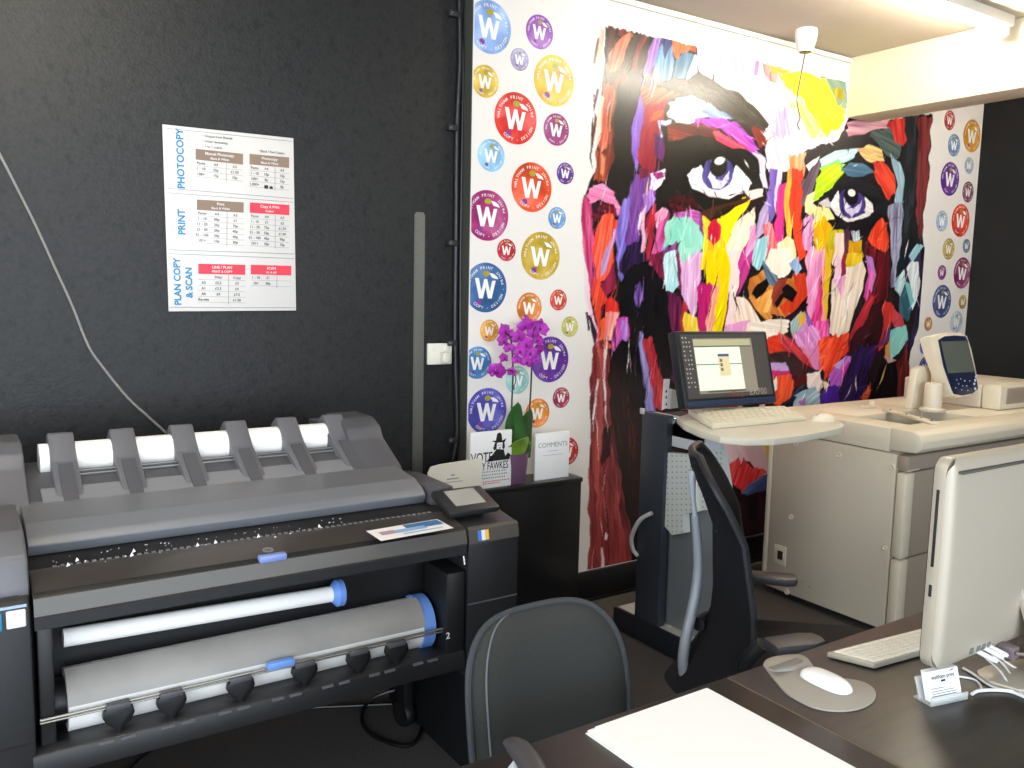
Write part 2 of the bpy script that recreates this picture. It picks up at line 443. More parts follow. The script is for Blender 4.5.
for h_, q_ in (('5a2430', '597,38 599,40 594,66 592,64'), ('e8c0a8', '600,28 604,30 602,60 598,70 596,60'), ('402030', '597,88 599,90 594,112 593,106'), ('6a3028', '595,112 597,118 592,150 591,140'),
               ('201418', '592,118 593,118 591,168 590,160'), ('f0d0b8', '601,96 604,98 600,138 596,150 597,120'), ('8a4058', '593,92 595,94 594,104'), ('30182c', '585,312 587,312 590,330 588,330'), ('c88098', '583,230 585,232 586,268 584,262')):
    paint(h_, q_, None, 95, 0.6)
# --- left ear and cheek edge
paint('b02a5c', '585,194 593,203 592,230 599,262 592,300 588,288 584,262 582,236 581,212', 'd8608c', 88, 2)
paint('da5490', '587,194 593,185 604,183 612,190 616,200 622,208 619,216 612,206 602,200 590,204', 'f090b8', 20, 2)
paint('34101c', '592,214 603,202 615,205 618,218 604,213 594,222', '601828', 20)
paint('e6432c', '602,214 612,213 618,222 613,245 613,282 596,280 592,245 596,228', 'f46a4c', 100, 2)
paint('b488bc', '613,228 616,230 605,270 598,277 601,262', 'c8a0c8', 105, 1)
paint('d4382a', '592,278 605,284 608,297 600,306 597,334 594,318 591,300', 'ea5838', 100, 2)
paint('9c2848', '612,262 617,286 606,296 600,286', '601830', 95)
paint('ce2420', '605,300 612,296 618,305 620,313 604,313', 'e03c30', 95)
paint('f28484', '604,312 620,311 617,326 612,342 605,339', 'f4a098', 100, 1)
paint('b62e9c', '618,318 627,317 629,336 622,351 613,352 611,342', 'd860b8', 105)
paint('9c5cc8', '622,319 628,322 626,344 620,347', 'b088d4', 100)
paint('e65434', '598,320 606,315 605,340 612,347 606,349 597,338', 'f07850', 95)
paint('f2e2e0', '583,262 589,290 592,316 599,338 595,344 588,318 584,290', 'e8b8cc', 80, 1)
paint('2a1830', '587,314 589,314 597,336 595,344 592,336', None, 75, 1.5)
# --- violet and purple sweep beside the face
paint('6c5cbc', '624,200 628,198 634,178 637,190 631,215 629,245 622,285 617,270 615,240 618,222', '9080d0', 100, 3)
paint('7c4c9c', '634,176 651,171 656,195 646,215 640,245 632,270 625,262 626,235', '5a2c78', 97, 3)
paint('9264b8', '643,194 652,189 655,200 645,216', 'b080c8', 105)
paint('8a2848', '638,168 653,168 650,177 640,181', '5a1830', 95)
paint('3a2058', '626,245 641,238 646,262 640,290 628,285 618,270', '1c1428', 95, 3)
paint('f2cce0', '649,174 664,167 668,175 656,192 650,190 652,180', 'ffffff', 140)
paint('a62e78', '652,172 661,170 664,176 655,181', '7a2058', 150)
paint('f0a8c4', '640,215 646,206 645,250 641,252', 'f8d0dc', 97)
paint('c02838', '647,220 654,204 657,222 651,252 646,262', '801c30', 105)
paint('f08ab4', '654,216 662,206 669,207 659,236', 'f4b4cc', 115)
paint('a8306c', '661,222 669,211 667,236 656,264 647,266', 'd460a0', 107, 2)
paint('a484d8', '668,225 673,219 666,252 661,252', None, 105)
paint('98284c', '647,256 664,250 665,280 655,273 650,264', '5c1830', 95)
# --- mint and lilac cheek, left
paint('9edcc8', '667,220 675,214 690,215 701,224 704,245 694,260 680,264 677,242 664,247', '7cc8b4', 100, 2)
paint('a84a9c', '671,212 688,207 701,212 700,226 690,217 676,216', 'd088c0', 10)
paint('5c2458', '664,250 676,241 679,264 664,266', '8a4888', 95)
paint('a8d8e2', '664,254 675,250 677,285 672,293 663,290 662,266', 'd0ecec', 93, 2)
paint('782850', '675,246 679,250 682,296 677,286', '50183c', 92, 1)
paint('d8a2d2', '678,258 701,252 700,290 696,310 692,320 688,310 680,294', 'e4b8da', 92, 2)
paint('9edcc8', '678,248 694,248 690,258 680,264', None)
paint('7c2452', '667,290 680,298 684,322 681,350 674,350 669,320', '3c1430', 92, 2)
paint('c23232', '682,300 687,306 685,336 680,338', '8a2030')
paint('f0c02c', '684,312 696,318 701,340 683,344', 'f4d850')
# --- yellow and pink between eye and mouth, left
paint('8a3a84', '700,212 705,214 709,232 704,242 699,230', '6a2a68', 80)
paint('f0b828', '702,208 711,210 713,222 722,215 725,240 729,264 700,270 702,240', 'f8dc30', 95, 2)
paint('d6203e', '707,226 712,217 721,226 719,240 713,245 706,238', 'b01838', 95, 1)
paint('f6df04', '719,206 742,195 751,198 736,225 725,246 721,230', 'fdf020', 110, 2)
paint('f5d800', '703,250 727,248 731,265 729,300 722,332 707,336 712,300 705,275', 'f0c408', 97, 2)
paint('f4dcc0', '735,225 753,207 755,225 746,246 739,262 728,264 726,245', 'f8ead0', 110)
paint('f6e0d2', '727,250 739,250 737,290 733,326 722,337 730,300', 'f4c8d8', 97, 2)
paint('c8206e', '697,288 703,280 713,285 709,305 704,338 698,338 697,305', 'a01860', 95, 2)
paint('f09484', '713,284 719,286 711,336 704,338 709,306', 'f4b498', 98)
paint('d04092', '738,262 748,240 756,224 761,235 753,260 743,282 738,292', 'a82878', 112, 3)
paint('ea94c4', '751,228 757,221 756,246 745,260', 'f8c8e0', 112, 2)
paint('f0d2c2', '737,295 745,298 757,315 772,338 740,340 731,330 735,312', 'f6e4d8', 75)
paint('e8a4d0', '725,325 749,321 743,340 720,340', 'd888c0', 10)
# --- left brow and eye
paint('1b1917', '677,87 690,78 698,74 712,79 724,86 742,96 758,110 769,123 766,132 752,127 738,120 722,110 708,100 694,94', '34302a', 40, 2)
paint('e6e6f0', '668,104 680,98 695,95 712,104 720,111 706,118 690,123 678,124 667,117', 'ffffff', 10, 2)  # white below the brow, with the lamp glare painted into it
paint('151412', '662,124 690,127 720,134 746,147 757,160 764,190 748,196 735,203 720,214 700,211 680,208 672,213 660,200 663,180 667,168 664,150', '201c18', 60, 2)
paint('4c1418', '670,194 692,194 700,209 672,212', '24100f', 20)
paint('6c84b0', '700,113 706,106 718,108 733,118 722,121 712,118', 'b0c0dc', 20, 2)
paint('54201c', '667,125 690,124 704,121 716,128 726,141 700,136 669,141', '8a3428', 15, 2)
paint('8c30a4', '690,123 705,117 720,118 737,122 751,138 758,150 748,151 736,141 722,129 700,125', 'b050c0', 35, 3)
paint('d844b4', '720,123 735,127 746,140 753,150 738,141', 'f080c8', 40, 2)
paint('e03858', '712,134 720,132 737,142 747,149 731,149 716,141', 'f06070', 30, 2)
paint('8a3020', '752,127 763,130 767,144 758,148', '5c2018', 60)
paint('f6f2f6', '687,176 692,168 700,164 706,178 715,188 725,187 730,178 736,167 743,172 752,184 757,190 745,190 735,195 722,197 705,191 692,183', None, 30, 1)
paint('544a92', ell(717, 174, 16, 17), '2c2858', 90, 1)
paint('f2eef8', '707,178 712,170 716,180 722,182 728,172 729,180 722,189 713,188', 'c8c0e4', 90, 1.5)
paint('221e1a', ell(718, 167, 8.5, 11), None, 90, 0.6)
paint('fff8ee', ell(719, 161, 5, 4.2), None, 0, 0.8)
paint('151412', '692,163 704,152 735,151 746,166 731,161 718,155 705,161 695,167', None, 10, 1)
paint('f0d0da', '687,177 695,185 712,193 730,197 746,191 729,200 708,197 692,189', 'ffffff', 15, 1)
paint('1a1614', '735,151 741,152 760,186 764,192 748,190 752,184 742,168', None, 60, 1)
paint('f8e0d2', '744,190 764,190 763,197 750,200', 'f4c8c8', 5)
paint('171512', '700,209 716,206 735,202 749,196 750,199 735,208 722,215 710,222 702,214', '3a2018', 160, 2)
# --- nose bridge
paint('7a60b2', '768,168 776,168 776,190 774,212 770,226 766,202 770,185', '5048a0', 92, 2)
paint('cab4e4', '776,168 781,170 779,195 774,218 775,200', 'e4d4f0', 92)
paint('8a8cb8', '757,214 768,200 768,228 757,238', 'b8a0c8', 110)
paint('e24092', '779,184 787,181 786,206 782,236 776,248 774,225 777,205', 'c02878', 93, 2)
paint('f8a83a', '786,170 792,168 793,200 790,242 786,242 785,215', 'fcd050', 91)
paint('f28a54', '788,154 806,154 804,174 788,174', 'f8b890', 92, 3)
paint('f04828', '791,168 803,170 803,200 801,226 805,258 797,260 792,226 790,205', 'd83420', 92, 2)
paint('f8e4c8', '775,245 785,236 794,241 796,264 775,266', 'f8d878', 92)
paint('e05a68', '763,226 772,224 776,242 777,264 768,266', 'f09898', 93, 3)
paint('88c0cc', '757,238 769,235 766,262 758,271 752,264', 'b8dce0', 105, 1)
paint('f8eedf', '769,250 790,247 794,265 788,275 780,278 772,273 766,262', 'f4e0d0', 92, 1)
paint('f4e8e8', '805,166 820,156 810,174', 'ffffff', 130)
paint('473846', '802,180 812,167 822,158 813,185 806,206 801,206', '6a5868', 110, 2)
paint('e8e080', '806,195 815,189 817,206 810,217 805,212', 'f4f0c0', 110)
paint('d88ec8', '803,220 812,214 814,236 810,252 803,250', 'e8b0d8', 93)
paint('f07ca0', '805,250 826,245 828,266 806,268', 'f4b0c8', 95, 3)
# --- right eye
paint('a8dee0', '818,160 836,150 858,148 852,159 835,166 821,172', 'd4f0ec', 160, 2)
paint('80d890', '818,168 838,158 845,164 826,176', 'a8e860', 150, 2)
paint('b0dc1c', '815,178 822,168 838,162 847,168 838,181 823,197 814,198', 'd8ec30', 140, 3)
paint('f0b27e', '855,149 869,144 882,150 886,162 870,163', 'f0d880', 20, 2)
paint('607068', '868,134 890,128 902,146 898,160 884,152', '384848', 30, 3)
paint('d02e24', '872,162 885,163 894,176 896,192 889,202 880,191 875,178', 'e85038', 60, 2)
paint('96b8c8', '889,152 900,163 905,180 904,212 898,228 895,200 897,185', 'b8d4dc', 85, 2)
paint('141415', '812,202 828,190 842,180 850,170 868,171 882,188 890,208 884,214 876,221 868,231 855,240 845,233 836,223 826,213', '202226', 20, 1.5)
paint('58809a', '841,169 850,162 862,163 873,172 863,177 848,176', '3c5c74', 10, 1)
paint('e2dcdc', '828,203 839,191 841,205 846,217 855,218 864,212 864,196 872,205 872,212 862,219 848,222 835,214', 'f0eaea', 30, 0.8)
paint('d8d2d4', '818,202 828,197 831,208 823,207', 'a8a0b0', 10, 0.8)
paint('483a82', ell(851.5, 204, 13, 14.5), '282050', 90, 1)
paint('dcd4e8', '844,199 849,206 853,210 861,199 859,212 851,217 845,211', 'b0a4d0', 90, 1.5)
paint('120f13', ell(851, 196, 6.5, 9), None, 90, 0.6)
paint('f8f0e2', ell(852, 192.5, 3.6, 3.8), None, 0, 0.6)
paint('111113', '834,219 850,223 866,219 881,212 888,218 872,232 856,242 846,241 837,229', '1c181c', 165, 2)
paint('8898a0', '850,230 858,230 859,239 852,241', 'c0c8cc', 90)
paint('ece4b8', '813,205 828,208 835,219 826,221 813,223', 'f4d880', 20, 1)
# --- right cheek
paint('f0b80e', '813,223 825,218 833,229 829,250 815,252', 'd89c10', 95, 2)
paint('d8c01c', '828,229 844,230 841,264 825,266', 'a89818', 96, 2)
paint('ead8ba', '836,232 844,233 843,266 832,266', 'f0c8d0', 95)
paint('3a2838', '844,230 849,225 849,242 845,264 841,264', '5c2844', 95)
paint('e0a818', '848,240 861,239 863,256 858,264 845,266', 'c48c10', 95, 2)
paint('c080ca', '867,240 873,262 864,264', 'b090d0', 80)
paint('e0381e', '875,226 882,219 889,225 889,246 885,252 876,250 869,238', 'f06040', 95, 2)
paint('6c161e', '865,240 876,250 889,250 891,270 886,300 870,306 874,285 872,268 864,262', '3c1014', 95, 2)
paint('b4b4cc', '888,208 901,204 903,240 901,262 896,285 892,285 892,240', '5a5870', 93, 3)
paint('e4d0bc', '846,267 861,260 865,273 863,288 854,311 849,332 838,338 830,334 831,297 832,279 842,279', 'ecdccc', 100, 1.5)
paint('d888ba', '832,278 845,277 843,301 837,286', 'e8b0d0', 95)
paint('e8c0d8', '837,254 842,262 840,280 833,280', None, 95)
paint('d8b00e', '846,253 861,252 861,262 846,268', 'e8c830', 95)
paint('88203c', '842,254 846,254 845,274 841,277', None)
paint('e0b81e', '825,250 832,250 830,282 825,326 821,332 823,290', 'd09c20', 94, 1)
paint('f09270', '817,270 825,262 823,326 820,338 816,310', 'f0b080', 95, 2)
paint('e284ba', '807,250 823,250 820,276 816,300 812,320 806,312 805,280', 'f0a8cc', 95, 2)
paint('c0266a', '820,274 823,290 818,328 811,322 816,300', 'e05090', 97, 2)
paint('d0268a', '811,320 820,322 829,318 831,342 820,345', 'e86cb0', 95, 3)
paint('b282c8', '865,254 872,258 876,276 872,292 868,276', '9c68b4', 85)
paint('c6409a', '868,264 874,276 872,292 866,306 863,298 867,282', 'e070b0', 100, 2)
paint('b22838', '870,288 873,300 862,330 852,348 846,352 850,338 856,322 866,300', '701828', 115, 3)
paint('2a1216', '849,342 866,320 882,298 886,320 879,350 868,382 852,404 848,372', '40161c', 110, 2)
# --- nose
paint('ae6228', '749,277 765,269 775,280 790,278 804,274 806,300 800,316 788,323 775,323 765,319 755,309 748,298', 'd08a3c', 60, 1.5)
paint('e89c42', '755,300 766,291 774,290 771,311 758,313', 'f0b870', 110, 2)
paint('d6401e', '792,275 805,271 806,300 798,311 785,314 779,306 790,298 797,290', 'b02c18', 100, 2)
paint('984030', '776,280 787,277 781,295 774,308 771,298', '702820', 115)
paint('3a5062', '764,260 770,270 779,276 776,286 768,284 763,276', '6888a0', 60, 2)
paint('90a8d4', '789,262 798,256 801,270 795,276', 'b0d0e0', 100, 2)
paint('100b0c', '751,294 757,284 766,278 769,284 763,293 755,299', None, 130, 0.8)
paint('100b0c', '782,289 786,283 793,288 797,293 792,302 785,298', None, 60, 0.8)
paint('201012', '774,304 783,291 785,296 777,308', None, 120, 0.8)
paint('180b12', '771,314 784,317 793,312 800,302 807,296 806,306 796,319 785,322 772,321', '301420', 150, 2)
paint('f0e2d2', '750,323 770,318 787,320 789,331 779,340 764,338 750,337', 'f8f0e8', 10, 2)
paint('80a2a4', '789,322 800,310 807,316 801,332 793,337', 'a8c0c0', 110)
paint('d8a838', '796,315 804,310 806,322 799,326', None, 100)
# --- mouth and chin
paint('e08098', '794,333 821,329 823,352 818,372 808,362 800,347', 'd07cc0', 70, 3)
paint('d080c4', '794,337 806,318 819,330 823,346 796,348', 'e0a0d4', 60, 2)
paint('8050b2', '804,310 813,322 808,326', None, 70)
paint('e23c20', '764,339 780,333 787,340 783,351 766,353', 'c02818', 20, 2)
paint('981e2e', '779,335 792,338 801,350 814,368 800,366 790,353 782,351', 'c83c48', 50, 2)
paint('241418', '764,354 780,351 792,353 806,364 818,371 806,377 795,375 785,364 766,361', '3c1c20', 30, 1.5)
paint('c2a2da', '768,363 784,361 789,370 770,372', 'a888c8', 5)
paint('c2286e', '768,371 788,369 791,377 770,378', None, 5)
paint('e84220', '770,377 790,374 794,386 790,398 780,406 772,402', 'f06038', 100, 2)
paint('f0e8e0', '771,380 776,376 777,388 773,392', None)
paint('5c1418', '792,374 806,376 803,387 793,387', '2a1014', 110)
paint('101828', '782,408 800,386 805,384 800,395 788,412', '283850', 135, 1)
paint('e03a20', '820,338 832,336 849,334 847,349 838,363 826,378 819,371 817,355', 'f05c38', 110, 3)
paint('ead8d2', '806,374 819,371 823,385 815,394 805,387', 'f4e8e0', 120)
paint('98b8c8', '796,394 815,384 821,396 818,412 792,414', 'c0d0d8', 140, 3)
paint('a870ba', '799,400 806,397 806,408', None)
paint('e8caa2', '822,379 829,385 824,390', None)
paint('b050c2', '827,380 838,362 846,354 851,358 847,376 840,388 829,387', 'c880d0', 120, 3)
paint('c2288e', '840,373 848,361 851,368 844,384', None, 115)
paint('c2a4d4', '834,366 845,355 839,371', None, 135)
paint('5028a2', '819,393 826,386 839,386 841,400 832,408 820,408', '3c1c80', 100, 2)
paint('221640', '839,388 850,362 860,345 876,348 868,378 854,412 838,412', '301c58', 108, 3)
paint('d85840', '859,398 866,388 871,380 868,402', 'b03828', 110)
# --- right ear and hair
paint('1b1c1e', '902,117 917,116 918,180 915,200 921,240 905,262 899,270 903,200 904,150', '2c3236', 93, 1.5)
paint('5c2226', '917,117 930,115 928,180 924,205 921,232 917,240 915,200 917,170', '7c3434', 93, 2)
paint('c62a28', '886,121 903,118 906,140 903,147 896,143 890,131', 'e04838', 80, 2)
paint('d88092', '845,122 887,120 889,129 870,131 848,137', 'e8b0b8', 5, 2)
paint('d84230', '885,302 894,305 891,326 882,347 877,352 882,325', 'b02c28', 105, 2)
paint('c84252', '893,310 901,315 904,326 895,328 892,318', None, 90)
paint('702858', '877,346 884,330 891,326 888,342 868,354', '4c1c50', 120)
paint('406878', '899,283 908,288 913,308 906,322 899,314', '285060', 80, 1)
paint('a0c2ca', '899,262 906,275 900,298 895,290', 'c8e0e0', 100)
paint('18202a', '897,262 902,250 916,250 905,266 897,278', None, 130)
paint('221a30', '904,268 908,254 916,243 924,250 928,268 925,300 915,336 910,350 906,342 914,318 909,290 904,280', '3c3050', 100, 1.5)
paint('90c2ce', '908,256 916,244 922,247 913,263', 'b8dce0', 120, 1)
paint('d2dade', '906,268 912,260 919,263 920,281 917,300 912,311 910,291', 'e8ecec', 95, 1)
paint('78b8ba', '903,280 909,284 914,302 911,308', None, 70)
paint('98ded2', '891,330 905,325 908,340 899,353 891,360 889,345', '70c0bc', 110, 1)
paint('d8985a', '885,345 891,339 890,360 884,358', None, 95)
paint('d8a2a2', '883,356 897,360 890,366', None, 10)
paint('0d0a0d', '879,366 896,362 899,375 898,402 866,404 874,380', '1c1014', 95, 1)
paint('521818', '897,365 907,342 909,370 906,402 896,402', '7c2c2c', 95, 2)
# --- cheek, jaw and neck behind the stand
paint('e8a0b8', '680,336 740,336 752,345 764,356 766,410 700,410 676,392', 'f0c8c0', 95, 3)
paint('c8306a', '684,340 700,340 712,400 692,404', 'e070a0', 95, 3)
paint('f0c030', '706,338 722,338 728,372 714,390', 'f4d860', 95, 3)
paint('e8d4cc', '728,338 752,342 760,380 744,404 730,396', 'f4e8e0', 100, 3)
paint('c02c3c', '676,392 720,402 760,412 790,412 800,440 770,470 700,440', '701c34', 60, 4)
paint('d8a8c8', '690,420 726,432 724,470 700,476', 'b080c0', 80, 3)
paint('15121a', '800,412 905,398 906,440 890,490 868,520 760,540 742,500 772,488 790,450', '3a1620', 95, 3)
# --- hair, lower left
paint('9c3c3a', '596,342 603,339 609,355 611,380 611,420 613,440 616,490 623,530 632,556 626,580 588,580 589,540 589,490 591,440 590,380 593,350', '6a2428', 88, 2)
paint('bc5850', '599,350 604,350 604,400 601,470 597,520 594,470 598,400', '9c3c3a', 92, 3)
paint('1c0f10', '609,352 634,384 642,400 644,480 642,572 632,556 624,520 616,470 612,420 609,385', '2c1414', 88, 2)
paint('3c1814', '622,395 633,390 639,405 641,470 629,450 624,420', '24100e', 85)
paint('38101a', '602,430 613,424 613,452 602,466', '1c0c10', 95, 3)
paint('7a302e', '612,420 616,440 624,500 634,548 628,556 620,520 613,470', '4a1a1c', 82, 1)
paint('0b0a0c', '611,354 622,340 640,345 643,380 647,410 635,410 625,390', '14101c', 90, 1)
paint('0b0b0d', '620,282 632,268 645,262 655,270 664,284 666,300 669,325 678,345 679,378 670,388 660,372 652,336 640,345 634,322 621,313 617,296', '141216', 92, 2)
paint('5c3c84', '633,284 640,282 642,300 636,305', '7a58a0', 95, 2)
paint('8078c4', '638,328 643,333 646,360 656,412 647,412 641,370', 'a094d8', 80, 1)
paint('b8283a', '644,338 652,335 657,360 665,390 662,412 655,408 648,370', 'd84a50', 80, 2)
paint('501848', '672,364 679,360 680,380 669,380', None, 100)
paint('f2e4e2', '597,378 599,378 594,420 592,420', None, 100, 0.8)
paint('e8d0cc', '603,345 605,346 606,400 604,400', None, 90, 0.8)
paint('f0e0dc', '605,533 608,535 607,542 604,540', None, 80, 1)
paint('e4d4d0', '600,548 602,548 605,569 602,569', None, 85, 0.8)
# --- chin seen between the stands
paint('e2cace', '722,438 772,438 770,472 760,477 750,463 740,463 726,470', 'd8b0bc', 60, 2)
paint('e0c83e', '763,444 770,444 769,464', None)
paint('d63038', '724,468 738,459 741,468 743,457 753,470 758,467 768,470 753,484 744,493 733,486 724,482', 'e8605c', 110, 2)
paint('3a4a82', '742,493 755,481 770,471 770,490 748,494', '6878a8', 150)
# --- knife marks over everything
BRT = ['f4ece4', 'f8f4f0', 'e8b8cc', 'f0d060', '141214']
knife(170, (586, 26, 660, 400), 97, 8, (12, 46), (0.5, 1.5), (0.55, 1.5), 1, BRT, 0.06)
knife(130, (586, 330, 660, 575), 88, 7, (18, 60), (0.5, 1.4), (0.5, 1.45), 2, ['c87068', '180c0c', 'e8d4d0'], 0.12)
knife(190, (660, 205, 830, 340), 99, 14, (8, 36), (0.5, 1.6), (0.72, 1.3), 3, BRT, 0.07)
knife(140, (800, 215, 925, 400), 104, 14, (8, 34), (0.5, 1.5), (0.6, 1.45), 4, BRT, 0.06)
knife(60, (700, 55, 850, 150), 70, 20, (8, 26), (1.0, 3.0), (0.85, 1.12), 5)
knife(60, (664, 120, 770, 215), 60, 35, (6, 20), (0.7, 1.6), (0.6, 1.6), 6, ['141210', 'f4f0f4', 'b050c0'], 0.10)
knife(40, (812, 150, 904, 240), 120, 40, (5, 16), (0.6, 1.4), (0.6, 1.5), 7, ['141210', 'f4f0f4'], 0.10)
knife(45, (765, 335, 870, 410), 125, 25, (6, 22), (0.7, 2.0), (0.65, 1.4), 8, BRT, 0.10)
# eyes again over the marks: pupils and lights
for (c, e_) in (('221e1a', ell(718, 167, 8, 10.5)), ('fff8ee', ell(719, 161, 4.8, 4.0)), ('120f13', ell(851, 196, 6, 8.5)), ('f8f0e2', ell(852, 192.5, 3.4, 3.6))):
    paint(c, e_, None, 0, 0.5)

# --- the canvas becomes a fine mesh in the wall plane, coloured per vertex
def half(a): return a.reshape(NX//2, 2, NZ//2, 2, *a.shape[2:]).mean((1, 3))
CV = np.where(MASK[..., None], CV, np.array((0.922, 0.902, 0.878)))
CV = half(CV); GX = half(GX); GZ = half(GZ); MASK = half(MASK.astype(float)) > 0; NX //= 2; NZ //= 2
idx = np.full((NX, NZ), -1)
quad = MASK[:-1, :-1] | MASK[1:, :-1] | MASK[:-1, 1:] | MASK[1:, 1:]
use = np.zeros((NX, NZ), bool)
for a, b_ in ((0, 0), (1, 0), (0, 1), (1, 1)):
    use[a:NX-1+a, b_:NZ-1+b_] |= quad
idx[use] = np.arange(use.sum())
verts = np.stack([GX[use]-3.7, np.full(use.sum(), -0.0008), GZ[use]-0.145], -1)
qi, qj = np.nonzero(quad)
faces = np.stack([idx[qi, qj], idx[qi+1, qj], idx[qi+1, qj+1], idx[qi, qj+1]], -1)
me = bpy.data.meshes.new('face_artwork')
me.vertices.add(len(verts)); me.vertices.foreach_set('co', verts.astype('f4').ravel())
me.loops.add(faces.size); me.loops.foreach_set('vertex_index', faces.astype('i4').ravel())
me.polygons.add(len(faces)); me.polygons.foreach_set('loop_start', np.arange(0, faces.size, 4, dtype='i4'))
me.update(calc_edges=True)
cl = CV[use]; cl = np.where(cl <= 0.04045, cl/12.92, ((cl+0.055)/1.055)**2.4)
ca = me.color_attributes.new('print', 'FLOAT_COLOR', 'POINT')
ca.data.foreach_set('color', np.concatenate([cl, np.ones((len(cl), 1))], 1).astype('f4').ravel())
M_art = bpy.data.materials.new('mural_print'); M_art.use_nodes = True
nt = M_art.node_tree; bs = nt.nodes['Principled BSDF']
at = nt.nodes.new('ShaderNodeAttribute'); at.attribute_name = 'print'
nt.links.new(at.outputs['Color'], bs.inputs['Base Color']); bs.inputs['Roughness'].default_value = 0.27
me.materials.append(M_art)
art = bpy.data.objects.new('face_artwork', me); COL.objects.link(art); art.parent = mural
M_paper = mat('mural_paper', 'ebe6e0', 0.33)
MB().box(XE+0.003, XR-0.002, YW-0.0006, YW-0.0002, 0.146, ZC-0.035).build('background_paper', M_paper, mural, smooth=False)

# --- round printed badges
M_wlet = mat('badge_white', 'f6f2ee', 0.35)
def badge_mat(h):
    k = 'badge_'+h
    if k in MATS: return MATS[k]
    m = mat(k, h, 0.33)
    nt = m.node_tree; b = nt.nodes['Principled BSDF']
    tc = nt.nodes.new('ShaderNodeTexCoord'); n = nt.nodes.new('ShaderNodeTexNoise')
    n.inputs['Scale'].default_value = 9.0; n.inputs['Detail'].default_value = 2
    nt.links.new(tc.outputs['Object'], n.inputs['Vector'])
    r = nt.nodes.new('ShaderNodeValToRGB'); c = rgb(h)
    r.color_ramp.elements[0].position = 0.32; r.color_ramp.elements[1].position = 0.68
    r.color_ramp.elements[0].color = tuple(v*0.62 for v in c[:3])+(1,)
    r.color_ramp.elements[1].color = tuple(min(1, v*1.15+0.10) for v in c[:3])+(1,)
    e = r.color_ramp.elements.new(0.5); e.color = c
    nt.links.new(n.outputs['Fac'], r.inputs['Fac']); nt.links.new(r.outputs['Color'], b.inputs['Base Color'])
    return m
Wp = [(-0.55, 0.40), (-0.36, 0.40), (-0.22, -0.14), (-0.09, 0.36), (0.06, 0.36), (0.20, -0.14), (0.31, 0.30), (0.49, 0.30), (0.30, -0.46), (0.11, -0.46), (-0.015, 0.02), (-0.14, -0.46), (-0.33, -0.46)]
def ring_text(mb, t, O, r, a_mid, size, rr, inward=False):
    # letters set round the rim
    n = len(t); step = size*0.74/rr
    for i, ch in enumerate(t):
        if ch == ' ': continue
        if not inward:
            a = a_mid + (n-1)/2*step - i*step
            up = Vector((math.cos(a), 0, math.sin(a))); rt = Vector((math.sin(a), 0, -math.cos(a)))
        else:
            a = a_mid - (n-1)/2*step + i*step
            up = -Vector((math.cos(a), 0, math.sin(a))); rt = Vector((-math.sin(a), 0, math.cos(a)))
        mb.text(ch, O + Vector((math.cos(a), 0, math.sin(a)))*rr*r, rt, up, size*r, 0.01)
def clampx(me_bm, O):
    for v in me_bm.verts:
        v.co.x = min(max(v.co.x, XE+0.004), XR-0.003)
def badge(px, py, ry, h, pale=False):
    O = on_y(px, py, YW-0.0016)
    up = on_y(px, py-ry, YW-0.0016); r = (up-O).length
    b = MB(); n = 56
    ring = [(O.x+r*math.cos(2*math.pi*k/n), O.z+r*math.sin(2*math.pi*k/n)) for k in range(n)]
    b.face([(min(max(x, XE+0.004), XR-0.003), O.y, z) for x, z in ring])
    d = b.build('logo_badge', badge_mat(h), mural, smooth=False)
    O2 = O + Vector((0, -0.0006, 0))
    b = MB()
    Q = lambda p: O2 + Vector((p[0]*r*0.95, 0, p[1]*r*0.95))
    tri = [(0, 1, 2), (0, 2, 12), (12, 2, 11), (11, 2, 10), (2, 3, 10), (3, 4, 10), (4, 5, 10), (10, 5, 9), (9, 5, 8), (5, 6, 8), (6, 7, 8)]
    for t in tri: b.face([Q(Wp[i]) for i in t])
    b.face([Q(p) for p in ((0.16, 0.62), (0.36, 0.60), (0.55, 0.48), (0.62, 0.36), (0.30, 0.42))])
    if ry > 9.5:
        ring_text(b, 'WALTHAM PRINT', O2, r, R(125), 0.17, 0.80)
        ring_text(b, 'COPY - DESIGN - PRINT', O2, r, R(-40), 0.17, 0.82, True)
    clampx(b.bm, O2)
    b.build('lettering', M_wlet, d, smooth=False)
    b = MB()
    b.face([O2 + Vector((r*(0.02+0.16*math.cos(a)), 0.0002, r*(0.56+0.12*math.sin(a)))) for a in [k*math.pi/8 for k in range(16)]])
    clampx(b.bm, O2); b.build('colour_spot', mat('badge_olive', 'a89c30', 0.35), d, smooth=False); b = MB()
    b.face([O2 + Vector((r*(-0.34+0.14*math.cos(a)), 0.0002, r*(-0.60+0.12*math.sin(a)))) for a in [k*math.pi/8 for k in range(16)]])
    clampx(b.bm, O2)
    b.build('colour_spot', mat('badge_plum', '8a3c98', 0.35), d, smooth=False)
